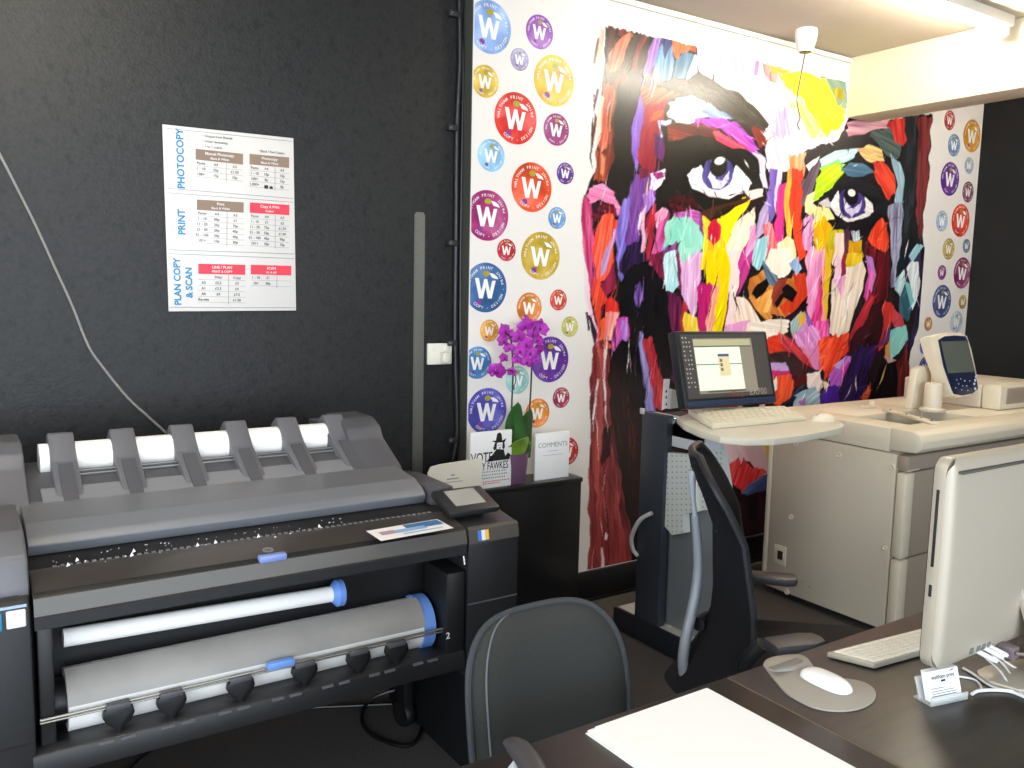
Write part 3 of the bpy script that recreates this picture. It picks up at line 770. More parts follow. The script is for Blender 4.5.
BADGES = '''489.5,27,27,8fb0e6 539.6,32,17.4,9450b2 519.6,59.5,11.5,a8a0c8 485.3,81.3,16.5,d8b438 554.3,80.7,26,efb01c 515.8,118.4,26.3,d8241c
556.4,129.6,16.3,962c74 491.2,155.4,16.4,8cc0e4 531.8,187.3,25,e2481a 565.3,173.4,10.9,683098 487.3,215.5,25.5,a02870 557.1,218,11,6496c8
506.5,250,11.2,bc1c28 540.7,255.9,24,c4a432 485.8,287.6,25,34649c 529.3,307.6,15.2,e08434 558.4,300,10.5,d8442c 489.4,330.6,11,e2a02c
569.8,326.7,10.3,b4ae4c 550,359.5,23,66349a 477.6,362.7,16.2,4484be 517.4,380,14,9cd0cc 487,411,23,5450b6 561.2,397.6,10.3,aa3058
537.5,413,14.5,e8861e 567,451.5,14,c02828 949.7,120.3,10,b83038 972,136,16.5,c88c1c 954,145.3,11.3,6888b2 969,165.6,8.5,a4b4bc
950,179,17,5c288c 968,192,10.5,6c2852 960.6,220.4,16.5,d43a1e 941.9,221,10.5,98b2cc 948.6,249,10.6,bca24c 966.5,246,7,7088a2
941.9,272.5,7.5,8c3a8a 962.2,273,15.6,82205a 941.9,301.4,16.5,385082 962.7,302,7,aa923e 956.4,322,11,a8b8c2 928.3,324,7,d29250 924.3,346,8,5a58aa 925.4,368,11.5,3a3a9c'''
for q in BADGES.split():
    a = q.split(','); badge(float(a[0]), float(a[1]), float(a[2]), a[3])
# ------------------------------------------------------------------ wide-format plotter with scanner
M_pl = mat('plotter_black', '202022', 0.42, bump=0.12, bscale=900)
M_pld = mat('plotter_dark', '0f0f11', 0.5)
M_plg = mat('plotter_grey', '616166', 0.45, bump=0.12, bscale=900)
M_plm = mat('plotter_mid_grey', '4d4d52', 0.5, bump=0.12, bscale=900)
M_lip = mat('plotter_lip', '48443f', 0.35)
M_roll = mat('roll_paper', 'f4f2ef', 0.75)
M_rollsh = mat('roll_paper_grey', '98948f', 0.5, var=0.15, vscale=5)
M_blue = mat('blue_plastic', '6a94dc', 0.45)
M_steel = mat('bright_steel', 'b8b8ba', 0.28, 0.9)
M_wink = mat('white_ink', 'e8e8ea', 0.6)
PX0, PX1, PXR = 0.125, 1.185, 1.36
PL = thing('plotter', 'large black wide format plotter with scanner loaded with white paper rolls', 'plotter', (0.66, 2.4, 0.0))
# body cavity, front lip, flat print track
b = MB(); b.prism([(2.16, 0.44), (2.16, 0.79), (2.03, 0.79), (2.0, 0.778), (2.004, 0.816), (2.012, 0.822), (2.10, 0.838), (2.66, 0.838), (2.66, 0.44)], 'x', PX0, PX1)
b.build('body', M_pld, PL)
b = MB(); b.prism([(1.998, 0.774), (1.994, 0.78), (2.004, 0.816), (2.012, 0.82), (2.03, 0.80), (2.03, 0.774)], 'x', PX0, PX1)
b.build('front_lip', M_lip, PL)
b = MB(); b.prism([(2.012, 0.8215), (2.095, 0.8405), (2.13, 0.8415), (2.13, 0.825), (2.02, 0.815)], 'x', PX0+0.002, PX1-0.002)
b.build('window_cover', mat('plotter_cover', '3c3835', 0.3), PL)
b = MB(); b.prism([(1.998, 0.748), (1.998, 0.774), (2.05, 0.774), (2.05, 0.755)], 'x', PX0, PX1)
b.build('underside_panel', M_pl, PL)
b = MB()
for i in range(60):
    x = PX0+0.05+i*(PX1-PX0-0.1)/59
    b.box(x, x+0.008, 2.131, 2.142, 0.8385, 0.8425)
b.build('print_track', mat('track_grey', '77777a', 0.5), PL)
# scanner hump
b = MB(); b.prism([(2.25, 0.838), (2.236, 0.866), (2.258, 0.882), (2.31, 0.903), (2.44, 0.916), (2.66, 0.916), (2.66, 0.842)], 'x', PX0+0.008, PX1-0.003, 0.004)
b.build('scanner_cover', mat('scanner_grey', '6c6e73', 0.38, bump=0.1, bscale=900), PL)
# output stacker: sloping tray, towers, end caps
b = MB(); b.prism([(2.43, 0.902), (2.56, 0.945), (2.60, 0.96), (2.78, 0.96), (2.78, 0.86), (2.43, 0.86)], 'x', PX0-0.06, PX1)
b.build('stacker_tray', M_plm, PL)
b = MB(); b.prism([(2.425, 0.904), (2.45, 0.916), (2.52, 0.938), (2.52, 0.93), (2.43, 0.90)], 'x', PX0+0.06, PX1-0.06)
b.build('tray_shelf', mat('shelf_grey', '7b7c80', 0.5), PL)
b = MB()
for x0, x1 in ((0.22, PX1-0.1),):
    for yy, zz in ((2.572, 0.957), (2.588, 0.964)):
        b.tube([(x0, yy, zz), (x1, yy, zz)], 0.0028, 8)
b.build('guide_rod', M_steel, PL)
TW = [(0.232, 0.045), (0.372, 0.045), (0.520, 0.046), (0.668, 0.046), (0.815, 0.046), (0.962, 0.046)]
twp = [(2.425, 0.897), (2.585, 0.985), (2.60, 0.992), (2.672, 1.058), (2.69, 1.058), (2.735, 1.03), (2.735, 0.93), (2.60, 0.93)]
for px in (65, 128, 189, 244, 296, 343):
    c = on_y(px, 466, 2.585); xx = c.x
    m = MB(); m.prism(twp, 'x', xx-0.033, xx+0.033, 0.005)
    tw = m.build('paper_guide', M_plg, PL)
    m = MB(); m.prism([(2.44, 0.9115), (2.58, 0.9885), (2.58, 0.983), (2.44, 0.905)], 'x', xx-0.018, xx+0.018)
    m.build('guide_ridge', M_plm, tw)
capp = [(2.42, 0.89), (2.44, 0.915), (2.575, 0.985), (2.60, 1.02), (2.66, 1.045), (2.80, 1.045), (2.80, 0.86), (2.42, 0.86)]
MB().prism(capp, 'x', 1.075, 1.20, 0.008).build('end_cap', M_plm, PL)
MB().prism(capp, 'x', -0.03, 0.155, 0.008).build('end_cap', M_plg, PL)
MB().prism([(2.55, 0.95), (2.66, 1.03), (2.80, 1.03), (2.80, 0.9), (2.55, 0.9)], 'x', 1.02, 1.09, 0.004).build('roll_bracket', M_plm, PL)
b = MB(); b.tube([(1.0, 2.66, 1.0), (1.09, 2.66, 1.0)], 0.009, 10); b.build('spindle', M_steel, PL)
# left module
b = MB(); b.prism([(2.0, 0.0), (2.0, 0.805), (2.03, 0.82), (2.10, 0.835), (2.66, 0.84), (2.66, 0.0)], 'x', -0.05, PX0-0.006, 0.006)
lm = b.build('left_housing', M_pl, PL)
MB().box(-0.05, PX0-0.008, 1.9975, 2.0005, 0.497, 0.502).build('seam', M_pld, lm)
b = MB(); b.prism([(2.035, 0.795), (2.03, 0.83), (2.05, 0.90), (2.14, 0.935), (2.40, 0.935), (2.40, 0.82), (2.10, 0.81)], 'x', 0.022, PX0-0.004, 0.008)
la = b.build('roll_latch', M_plg, PL)
MB().box(0.05, 0.10, 2.026, 2.034, 0.812, 0.822).build('latch_slot', M_pld, la)
b = MB(); b.prism([(2.035, 0.795), (2.03, 0.83), (2.05, 0.89), (2.14, 0.925), (2.40, 0.925), (2.40, 0.82)], 'x', -0.05, 0.018, 0.008)
b.build('roll_latch', M_plg, PL)
b = MB(); b.box(-0.045, 0.066, 1.992, 2.001, 0.762, 0.800, 0.003); b.build('ink_label', mat('cyan_label', '1e9ac8', 0.4), lm)
b = MB(); b.box(0.074, 0.110, 1.992, 2.001, 0.764, 0.802, 0.003); b.build('ink_label', M_wink, lm)
MB().box(-0.05, 0.112, 1.996, 2.001, 0.806, 0.811).build('label_strip', mat('pale_blue', '9fb8d8', 0.4), lm)
# right module
b = MB(); b.prism([(2.0, 0.38), (1.996, 0.772), (2.004, 0.813), (2.02, 0.82), (2.12, 0.835), (2.70, 0.835), (2.70, 0.38)], 'x', PX1+0.006, PXR, 0.006)
rm = b.build('right_housing', M_pl, PL)
b = MB(); b.prism([(1.993, 0.776), (2.000, 0.814), (2.012, 0.82), (2.02, 0.80), (2.02, 0.776)], 'x', PX1+0.008, PXR-0.002)
b.build('housing_lip', M_lip, rm)
MB().box(PX1+0.006, PXR-0.002, 1.9955, 2.0005, 0.598, 0.602).build('seam', M_plm, rm)
b = MB(); cols = ['3a70c0', 'd8d8dc', 'e0b040']
for i in range(3):
    b.mi = i; b.face([(PX1+0.035+0.012*i, 1.9925+0.0*i, 0.782), (PX1+0.047+0.012*i, 1.9925, 0.782), (PX1+0.047+0.012*i, 1.9985, 0.81), (PX1+0.035+0.012*i, 1.9985, 0.81)])
b.build('ink_sticker', [mat('sticker_'+c, c, 0.5) for c in cols], rm, smooth=False)
b = MB(); b.box(1.192, 1.268, 2.22, 2.46, 0.83, 0.888, 0.008); b.build('hinge_block', M_plm, PL)
# touch panel, tilted towards the user
q = [on_y(436, 497, 2.2), on_y(485, 488, 2.2)]
A = Vector((1.160, 2.108, 0.876)); ux = EX.copy(); uy = Vector((0, 0.945, 0.326)).normalized(); nn = ux.cross(uy)
Mx = Matrix(((ux.x, uy.x, nn.x, A.x), (ux.y, uy.y, nn.y, A.y), (ux.z, uy.z, nn.z, A.z), (0, 0, 0, 1)))
tp = MB().box(0.0, 0.168, -0.062, 0.062, -0.02, 0, 0.006, M=Mx).build('touch_panel', M_pl, PL)
MB().box(0.035, 0.135, -0.032, 0.048, 0, 0.0015, M=Mx).build('touch_screen', mat('panel_screen', '93938d', 0.2), tp)
MB().prism([(2.09, 0.82), (2.09, 0.85), (2.16, 0.874), (2.18, 0.82)], 'x', 1.20, 1.295, 0.003).build('panel_neck', M_pld, PL)
# roll 1 on its spindle
a, c_ = on_y(63, 638, 2.10), on_y(331, 594, 2.10)
MB().cyl(a, c_, 0.021, 24).build('paper_roll', M_roll, PL)
d = (c_-a).normalized()
MB().lathe([(0, 0), (0.022, 0), (0.036, 0.014), (0.036, 0.03), (0.0, 0.03)], c_, 24, d).build('roll_hub', M_blue, PL)
# roll 2: hanging sheet, roll, hub, pinch rod and bell-shaped holders
RX0, RX1 = 0.187, 1.078
cy2, cz2, r2 = 2.115, 0.535, 0.072
b = MB(); b.cyl((RX0, cy2, cz2-0.005), (RX1, cy2, cz2-0.005), r2, 40); b.build('paper_roll', M_roll, PL)
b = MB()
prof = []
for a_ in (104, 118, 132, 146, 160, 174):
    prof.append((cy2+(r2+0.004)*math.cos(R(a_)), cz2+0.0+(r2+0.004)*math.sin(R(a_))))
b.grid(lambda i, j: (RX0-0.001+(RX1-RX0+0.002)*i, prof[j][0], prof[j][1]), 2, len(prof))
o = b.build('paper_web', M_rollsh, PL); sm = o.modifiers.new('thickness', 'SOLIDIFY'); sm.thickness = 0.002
MB().lathe([(0, 0), (r2+0.006, 0), (r2+0.006, 0.035), (0.03, 0.045), (0, 0.045)], (RX1, cy2, cz2-0.005), 36, (1, 0, 0)).build('roll_hub', M_blue, PL)
MB().lathe([(0, 0), (r2-0.02, 0), (r2-0.02, 0.03), (0, 0.03)], (RX0-0.03, cy2, cz2-0.005), 28, (1, 0, 0)).build('roll_core', M_pld, PL)
ry_ = 2.022
b = MB(); b.tube([on_y(40, 721, ry_), on_y(449, 627, ry_)], 0.0035, 8); b.tube([on_y(40, 724, ry_), on_y(449, 630, ry_)], 0.0025, 8)
b.build('pinch_rod', mat('grey_rod', '8c8880', 0.35, 0.7), PL)
for px, py in ((118, 706), (171, 694), (240, 679), (304, 664), (358, 652), (396, 644)):
    c = on_y(px, py, ry_)
    m = MB()
    m.prism([(c.x-0.030, c.z), (c.x+0.030, c.z), (c.x+0.034, c.z-0.018), (c.x+0.024, c.z-0.036), (c.x+0.007, c.z-0.048), (c.x+0.005, c.z-0.066), (c.x-0.005, c.z-0.066), (c.x-0.007, c.z-0.048), (c.x-0.024, c.z-0.036), (c.x-0.034, c.z-0.018)], 'y', ry_-0.012, ry_+0.008, 0.003)
    ph = m.build('pinch_holder', M_pld, PL)
    MB().box(c.x-0.026, c.x+0.026, ry_-0.013, ry_+0.01, c.z-0.004, c.z+0.010, 0.003).build('holder_clip', M_plm, ph)
c = on_y(281, 664, ry_-0.01)
MB().box(c.x-0.035, c.x+0.035, ry_-0.018, ry_+0.004, c.z-0.009, c.z+0.009, 0.004).build('blue_handle', M_blue, PL)
c = on_z(278, 562, 0.824)
MB().box(c.x-0.034, c.x+0.034, 2.0, 2.022, 0.815, 0.832, 0.004).build('cover_tab', mat('blue_tab', '7a8cc8', 0.4), PL)
c = on_z(268, 551, 0.832)
bd = MB(); vv = [c + Vector((0.014*math.cos(a), 0.013*math.sin(a), 0.003+0.0028*math.sin(a))) for a in [2*math.pi*k/20 for k in range(20)]]
bd.face(vv); bdg = bd.build('maker_badge', mat('badge_silver', '9a9a9c', 0.3, 0.6), PL, smooth=False)
bt = MB(); bt.text('hp', c+Vector((0, 0, 0.0036)), EX, Vector((0, 0.977, 0.21)), 0.015, 0.01, shear=0.15); bt.build('badge_letters', mat('badge_dark', '303034', 0.4), bdg, smooth=False)
# lower tray, stand legs, castors
b = MB(); b.prism([(1.992, 0.415), (1.998, 0.468), (2.03, 0.474), (2.22, 0.455), (2.22, 0.415)], 'x', 0.11, PX1, 0.004); b.build('lower_tray', M_pl, PL)
for i in range(7):
    for dx in (0, 0.045):
        x = 0.24+i*0.13+dx; MB().box(x, x+0.03, 1.9925, 1.9975, 0.46, 0.466).build('tray_slot', mat('slot_grey', '5a5a5e', 0.5), PL)
b = MB(); b.box(0.13, 0.16, 2.03, 2.12, 0.45, 0.75, 0.004); b.build('side_bracket', M_pl, PL)
b = MB(); b.box(1.125, PX1, 2.0, 2.14, 0.45, 0.70, 0.008); rb = b.build('side_bracket', M_pld, PL)
c = on_y(448, 636, 1.999); b = MB(); b.text('2', c, EX, EZ, 0.026, 0.012); b.build('number_mark', M_wink, rb, smooth=False)
c = on_y(466, 554, 1.974); b = MB(); b.text('1', Vector((1.165, 1.9765, 0.738)), EX, Vector((0, 0.3, 0.95)).normalized(), 0.034, 0.012); b.build('number_mark', M_wink, PL, smooth=False)
MB().box(1.275, 1.355, 2.01, 2.69, 0.0, 0.385, 0.006).build('stand_leg', M_pld, PL)
MB().box(0.0, 0.08, 2.15, 2.62, 0.06, 0.45, 0.01).build('stand_leg', M_pld, PL)
MB().box(0.05, 1.25, 2.45, 2.50, 0.20, 0.26, 0.005).build('stand_rail', M_pld, PL)
for x in (1.13,):
    c = on_z(404, 713, 0.045)
    cs = MB().box(c.x-0.015, c.x+0.02, c.y-0.03, c.y+0.03, 0.06, 0.40, 0.006).build('castor_stem', M_pld, PL)
    MB().lathe([(0, -0.018), (0.04, -0.018), (0.045, -0.01), (0.045, 0.01), (0.04, 0.018), (0, 0.018)], (c.x, c.y, 0.046), 24, (1, 0.2, 0)).build('castor_wheel', M_pld, cs)
# the white roll lying in the stacker is a separate load of paper
c0, c1 = on_y(39, 459, 2.655), on_y(355, 442, 2.655)
z0 = 0.985
rl = MB(); rl.cyl((c0.x, 2.668, z0), (c1.x, 2.668, z0), 0.047, 40)
solo(rl.build('paper_roll', M_roll), 'long white paper roll lying across the top of the black plotter', 'paper roll')
# paper scraps along the track
b = MB(); rr = random.Random(5)
for i in range(46):
    x = rr.uniform(PX0+0.05, PX1-0.3); y = rr.uniform(2.10, 2.20); s_ = rr.uniform(0.002, 0.006)
    b.face([(x, y, 0.8425), (x+s_, y+rr.uniform(-s_, s_), 0.8425+s_*0.5), (x+s_*0.4, y+s_, 0.8445)])
for i, (px, py) in enumerate(((66, 567), (75, 562), (130, 557), (132, 553), (196, 547), (214, 544), (257, 538), (318, 528))):
    c = on_z(px, py, 0.843); s_ = 0.009
    b.face([c, c+Vector((s_, 0.002, 0.002)), c+Vector((s_*0.5, 0.006, s_))])
solo(b.build('paper_scraps', M_wink, smooth=False), 'tiny torn white paper scraps along the plotter track', 'paper scraps', kind='stuff')
# printed strip lying on the cover
p = [on_z(x, y, 0.8445) for x, y in ((366, 531), (437, 519), (455, 528), (381, 541))]
b = MB(); ux_ = p[1]-p[0]; uy_ = p[3]-p[0]
def fq(u0, u1, v0, v1, dz, mi):
    b.mi = mi
    b.face([p[0]+ux_*u+uy_*v+Vector((0, 0, dz)) for u, v in ((u0, v0), (u1, v0), (u1, v1), (u0, v1))])
fq(0, 1, 0, 1, 0.0, 0); fq(0.48, 0.98, 0.05, 0.5, 0.0004, 1); fq(0.3, 0.72, 0.35, 0.62, 0.0006, 2); fq(0.1, 0.3, 0.3, 0.6, 0.0005, 3); fq(0.35, 0.9, 0.72, 0.8, 0.0004, 2)
solo(b.build('printed_strip', [M_roll, mat('print_blue', '3f74a8', 0.5), mat('print_sky', '8fb8e0', 0.5), mat('print_rose', 'b89ab0', 0.5)], smooth=False), 'blue and white printed strip lying on the plotter cover', 'print')
# ------------------------------------------------------------------ things on the black wall
# price list board
bl = [on_y(x, y, YB-0.006) for x, y in ((168.6, 311.4), (296, 310.5), (162, 124.3))]
BO = bl[0]; bux = (bl[1]-bl[0]); buy = (bl[2]-bl[0]); BW, BH = bux.length, buy.length
bux.normalize(); buy = (buy-bux*buy.dot(bux)).normalized(); bn_ = bux.cross(buy)
if bn_.y > 0: bn_ = -bn_
PB = thing('price_board', 'white photocopy and print price list board on the black wall', 'sign', (BO.x, YB-0.002, BO.z))
M_board = mat('board_white', 'dedad6', 0.35); M_cy = mat('board_blue', '0f86bd', 0.5); M_br = mat('board_brown', '8c7564', 0.5); M_rd = mat('board_red', 'e8364e', 0.5); M_gr = mat('board_grey', '7c7d82', 0.6); M_tx = mat('board_text', '505156', 0.6)
Mb = Matrix(((bux.x, buy.x, -bn_.x, BO.x), (bux.y, buy.y, -bn_.y, BO.y), (bux.z, buy.z, -bn_.z, BO.z), (0, 0, 0, 1)))
MB().box(0, BW, 0, BH, -0.002, 0.003, 0.0012, M=Mb).build('panel', M_board, PB)
# the board is laid out in the 559 x 768 frame of its own print
def bp(x, y, k=1):
    # crop pixel -> board metres, via its four corners
    u = (x-42)/(495-42) if y < 400 else (x-65)/(510-65)
    xl = 42+(65-42)*(y-50)/(703-50); xr = 495+(510-495)*(y-97)/(700-97)
    u = (x-xl)/(xr-xl)
    yt = 50+(97-50)*u; yb_ = 703+(700-703)*u
    v = 1-(y-yt)/(yb_-yt)
    return BO + bux*(u*BW) + buy*(v*BH) + bn_*(0.0032+0.0004*k)
def bar(mb, x0, y0, x1, y1, sl=0.0, k=1):
    mb.face([bp(x0, y1, k), bp(x1, y1+sl, k), bp(x1, y0+sl, k), bp(x0, y0, k)])
def sect(name, y0, y1, sl):
    b = MB()
    for (p, q) in (((55, y0), (490, y0+sl)), ((65, y1), (495, y1+sl*0.45))):
        d_ = 0.7
        b.face([bp(p[0], p[1]+d_), bp(q[0], q[1]+d_), bp(q[0], q[1]-d_), bp(p[0], p[1]-d_)])
    b.build(name, M_gr, PB, smooth=False)
b = MB()
for (x0, y0, x1, y1) in ((50, 63, 490, 108), (60, 270, 496, 305), (58, 285, 496, 318), (66, 484, 500, 499), (64, 498, 500, 515), (68, 688, 505, 690)):
    b.face([bp(x0, y0+0.8), bp(x1, y1+0.8), bp(x1, y1-0.8), bp(x0, y0-0.8)])
b.build('section_lines', M_gr, PB, smooth=False)
for t, x, y, sz in (('PHOTOCOPY', 101, 168, 27), ('PRINT', 106, 387, 27), ('PLAN COPY', 93, 597, 25), ('& SCAN', 131, 600, 25)):
    b = MB(); s_ = sz/653*BH*1.32
    b.text(t, bp(x, y, 2), buy, -bux, s_*0.97, 0.030, xs=0.98 if len(t) > 5 else 0.95)
    b.build('heading', M_cy, PB, smooth=False)
def table(x0, y0, x1, h, sl, m_, lines, rows, ncol=3, rh=17.5, hdr=True):
    b = MB(); bar(b, x0, y0, x1, y0+h, sl); tb = b.build('table_header', m_, PB, smooth=False)
    b = MB()
    for i, l in enumerate(lines):
        c = bp((x0+x1)/2, y0+sl/2+h*(0.32+0.42*i), 3); b.text(l, c, bux, buy, (11 if i == 0 else 9)/653*BH*1.25, 0.022)
    b.build('header_text', M_board, tb, smooth=False)
    b = MB()
    cx_ = [x0+18, x0+(x1-x0)*0.42, x0+(x1-x0)*0.82]
    y = y0+h+11
    for r_ in rows:
        for j, cell in enumerate(r_):
            if cell:
                u = (cx_[j]-x0)/(x1-x0)
                b.text(cell, bp(cx_[j], y+sl*u, 2), bux, buy, 10.5/653*BH*1.25, 0.018)
        b.face([bp(x0, y+9.2), bp(x1, y+9.2+sl), bp(x1, y+8.6+sl), bp(x0, y+8.6)])
        y += rh
    xm = x0+(x1-x0)*0.64
    b.face([bp(xm-0.5, y0+h+2+sl*.6), bp(xm+0.5, y0+h+2+sl*.6), bp(xm+0.5, y-4+sl*.6), bp(xm-0.5, y-4+sl*.6)])
    b.build('table_rows', M_tx, PB, smooth=False)
table(150, 133, 312, 37, 17, M_br, ('Manual Photocopy', 'Black & White'), (('Pages', 'A4', 'A3'), ('1 - 10', '20p', '£1.00'), ('100+', '15p', '10p')), rh=19)
table(335, 150, 479, 36, 13, M_br, ('Photocopy', 'Black & White'), (('Pages', 'A4', 'A3'), ('1 - 10', '10p', '15p'), ('100+', '8p', '12p'), ('1,000+', '', '8p')), rh=19)
table(155, 308, 315, 36, 10, M_br, ('Print', 'Black & White'), (('Pages', 'A4', 'A3'), ('1 - 10', '50p', '£1'), ('11 - 20', '25p', '75p'), ('21 - 50', '20p', '40p'), ('51 - 100', '20p', '40p'), ('101+', '10p', '30p')), rh=19)
table(337, 318, 481, 36, 9, M_rd, ('Copy & Print', 'Colour'), (('Pages', 'A4', 'A3'), ('1 - 10', '£1', '£2'), ('11 - 20', '75p', '£1.50'), ('21 - 50', '50p', '£1.00'), ('51 - 100', '45p', '90p'), ('101+', '35p', '70p')), rh=19)
table(161, 533, 322, 36, 4, M_rd, ('LINE / PLAN', 'PRINT & COPY'), (('', 'Print', 'Copy'), ('A2', '£2.5', '£3'), ('A1', '£3.5', '£4'), ('A0', '£4', '£7.5'), ('Re-size', '', '£1.50')), rh=20)
table(342, 537, 490, 34, 4, M_rd, ('SCAN', 'A1 & A0'), (('1 - 10', '£1', ''), ('10+', '50p', '')), rh=20)
b = MB(); bar(b, 388, 258, 402, 270, 1, 3); bar(b, 407, 262, 419, 271, 1, 3); b.build('ink_blot', mat('blot', '2a2a2c', 0.6), PB, smooth=False)
b = MB()
for x, y, t in ((172, 88, '• Output from Boards'), (172, 106, '• Other laminating'), (172, 124, '• 1 to 1 copies')):
    b.text(t, bp(x, y, 2), bux, buy, 9.5/653*BH*1.25, 0.012, align='LEFT')
b.text('• Black / Red Copies', bp(366, 140, 2), bux, buy, 9.5/653*BH*1.25, 0.012, align='LEFT')
b.build('bullet_text', M_tx, PB, smooth=False)

# long steel rule
x0, x1 = 1.607, 1.655
b = MB(); b.box(x0, x1, YB-0.0025, YB-0.0005, 0.70, 1.775, 0.0006)
ru = thing('steel_ruler', 'long steel ruler hung upright on the black wall', 'ruler', (1.63, YB-0.002, 0.70))
bb = MB(); bb.prism([(x0, 0.70), (x1, 0.70), (x1, 1.775), (x1-0.008, 1.787), (x0+0.008, 1.787), (x0, 1.775)], 'y', YB-0.0025, YB-0.0005)
bb.build('blade', mat('dull_steel', '85857e', 0.42, 0.85, bump=0.05, bscale=90), ru)
b.bm.free()
b = MB()
for i in range(106):
    z = 0.71+i*0.01; l = 0.014 if i % 5 == 0 else 0.008
    b.box(x0+0.001, x0+l, YB-0.0029, YB-0.0026, z, z+0.0012)
b.build('graduations', mat('etched', '3a3a38', 0.6), ru, smooth=False)

# socket with a plug
so = thing('wall_socket', 'white double wall socket beside the steel ruler', 'socket', (1.725, YB-0.01, 1.16))
MB().box(1.668, 1.782, YB-0.018, YB, 1.160, 1.250, 0.005).build('plate', mat('socket_white', 'e6e2d6', 0.35), so)
MB().box(1.722, 1.758, YB-0.05, YB-0.018, 1.168, 1.215, 0.008).build('plug', mat('plug_white', 'dad6c8', 0.35), so)
b = MB(); b.box(1.68, 1.70, YB-0.0215, YB-0.0175, 1.218, 1.238, 0.002); b.box(1.745, 1.765, YB-0.0215, YB-0.0175, 1.22, 1.24, 0.002)
b.build('switch', mat('socket_white', 'e6e2d6'), so)

# black cables run up the wall by the mural edge
b = MB()
pts = [on_y(x, y, YB-0.012) for x, y in ((459, -20), (460, 60), (457, 130), (456, 240), (455, 340), (457, 430), (452, 470), (450, 540))]
b.tube(pts, 0.011, 10, smooth=4)
solo(b.build('cable', mat('black_cable', '1d1d1f', 0.4)), 'thick black cable clipped up the wall beside the mural edge', 'cable', 'cables beside the mural')
b = MB()
pts = [on_y(x, y, YB-0.008) for x, y in ((463, -20), (461.5, 30), (463, 70), (461, 200), (460, 330), (462, 440), (461, 540))]
b.tube(pts, 0.006, 8, smooth=4)
solo(b.build('cable', MATS['black_cable']), 'thin black cable running nearest the white mural edge', 'cable', 'cables beside the mural')
for i, (x, y) in enumerate(((453, 14), (452, 128), (452, 243), (451, 343), (452, 440))):
    c = on_y(x, y, YB-0.012)
    k = MB(); k.box(c.x-0.022, c.x+0.026, YB-0.028, YB, c.z-0.012, c.z+0.012, 0.004)
    k.mi = 1; k.lathe([(0, 0), (0.005, 0), (0.003, 0.003), (0, 0.003)], (c.x-0.012, YB-0.028, c.z), 10, (0, -1, 0))
    w_ = ('topmost', 'second', 'third', 'fourth', 'lowest')[i]
    solo(k.build('cable_clip', [mat('clip_black', '2c2c2e', 0.45), mat('clip_screw', '8a8a88', 0.3, 0.8)]), 'black cable clip, %s of five beside the mural edge' % w_, 'clip', 'cable clips')
# pale cable slanting down the black wall
pts = [on_y(x, y, YB-0.006) for x, y in ((-25, 110), (0, 155), (14, 182), (36, 226), (56, 270), (72, 305), (88, 345), (102, 366), (128, 398), (152, 420), (172, 440), (186, 468))]
solo(MB().tube(pts, 0.0042, 8, smooth=5).build('cable', mat('grey_white_cable', '8c8984', 0.55)), 'pale grey cable slanting down the black wall to the plotter', 'cable')

# ------------------------------------------------------------------ black cabinet with the orchid
ZT = 0.655
cb = thing('cabinet', 'low black cabinet below the mural carrying the orchid', 'cabinet', (1.9, 3.0, 0))
MB().box(1.50, 2.33, 2.935, YW-0.002, 0.0, ZT-0.02, 0.003).build('carcass', M_skirt, cb)
MB().box(1.50, 2.335, 2.93, YW-0.002, ZT-0.02, ZT, 0.003).build('top_board', mat('cabinet_top', '1a1a1b', 0.3), cb)
# orchid
po = on_z(523, 486, ZT); pc = Vector((po.x, 3.005, ZT))
orc = thing('potted_orchid', 'purple orchid with two flower stems in a mauve pot', 'plant', tuple(pc))
M_pot = mat('mauve_pot', '6a4a66', 0.35); M_leaf = mat('orchid_leaf', '35632c', 0.4, var=0.3, vscale=14); M_leaf2 = mat('young_leaf', '7aa02e', 0.4, var=0.15, vscale=14)
MB().lathe([(0, 0.0), (0.052, 0.0), (0.058, 0.01), (0.066, 0.10), (0.068, 0.132), (0.063, 0.132), (0.060, 0.105), (0, 0.10)], pc, 32).build('pot', M_pot, orc)
b = MB(); rr = random.Random(3)
for i in range(40):
    a = rr.uniform(0, 6.28); r_ = rr.uniform(0, 0.05)
    b.ball(pc+Vector((r_*math.cos(a), r_*math.sin(a), 0.104+rr.uniform(0, 0.02))), rr.uniform(0.006, 0.011), 6, (1.4, 1, 0.7))
o = b.build('bark', mat('bark_brown', '4a3222', 0.8), orc); o['kind'] = 'stuff'
def leaf(name, base, tip, width, m_, bend=0.03, side=None):
    base, tip = Vector(base), Vector(tip); ax = tip-base; s = side or ax.cross(EY).normalized(); n_ = s.cross(ax).normalized()
    b = MB()
    def P(i, j):
        t = j/12; u = (i/6-0.5)*2
        wd = width*math.sin(math.pi*min(1, 0.08+t*0.92))**0.6
        return base+ax*t+s*(u*wd)+n_*(bend*math.sin(t*math.pi)+abs(u)*wd*0.25)
    b.grid(P, 7, 13); o = b.build(name, m_, orc); md = o.modifiers.new('thickness', 'SOLIDIFY'); md.thickness = 0.0025
    return o
q = lambda x, y, yy: on_y(x, y, yy)
leaf('leaf', q(521, 458, 2.99), q(518, 402, 2.97), 0.048, M_leaf)
leaf('leaf', q(527, 458, 3.02), q(531, 409, 3.03), 0.042, M_leaf)
leaf('leaf', q(516, 459, 3.0), q(514, 425, 2.96), 0.02, M_leaf)
leaf('leaf', q(520, 457, 2.97), q(524, 438, 2.91), 0.052, M_leaf2, 0.012)
leaf('leaf', q(524, 457, 3.02), q(531, 441, 3.05), 0.02, M_leaf2, 0.01)
M_stem = mat('stem_green', '2c3a1c', 0.5); M_petal = mat('orchid_petal', 'a41fa6', 0.5, var=0.25, vscale=30); M_throat = mat('orchid_throat', '6a0f52', 0.5)
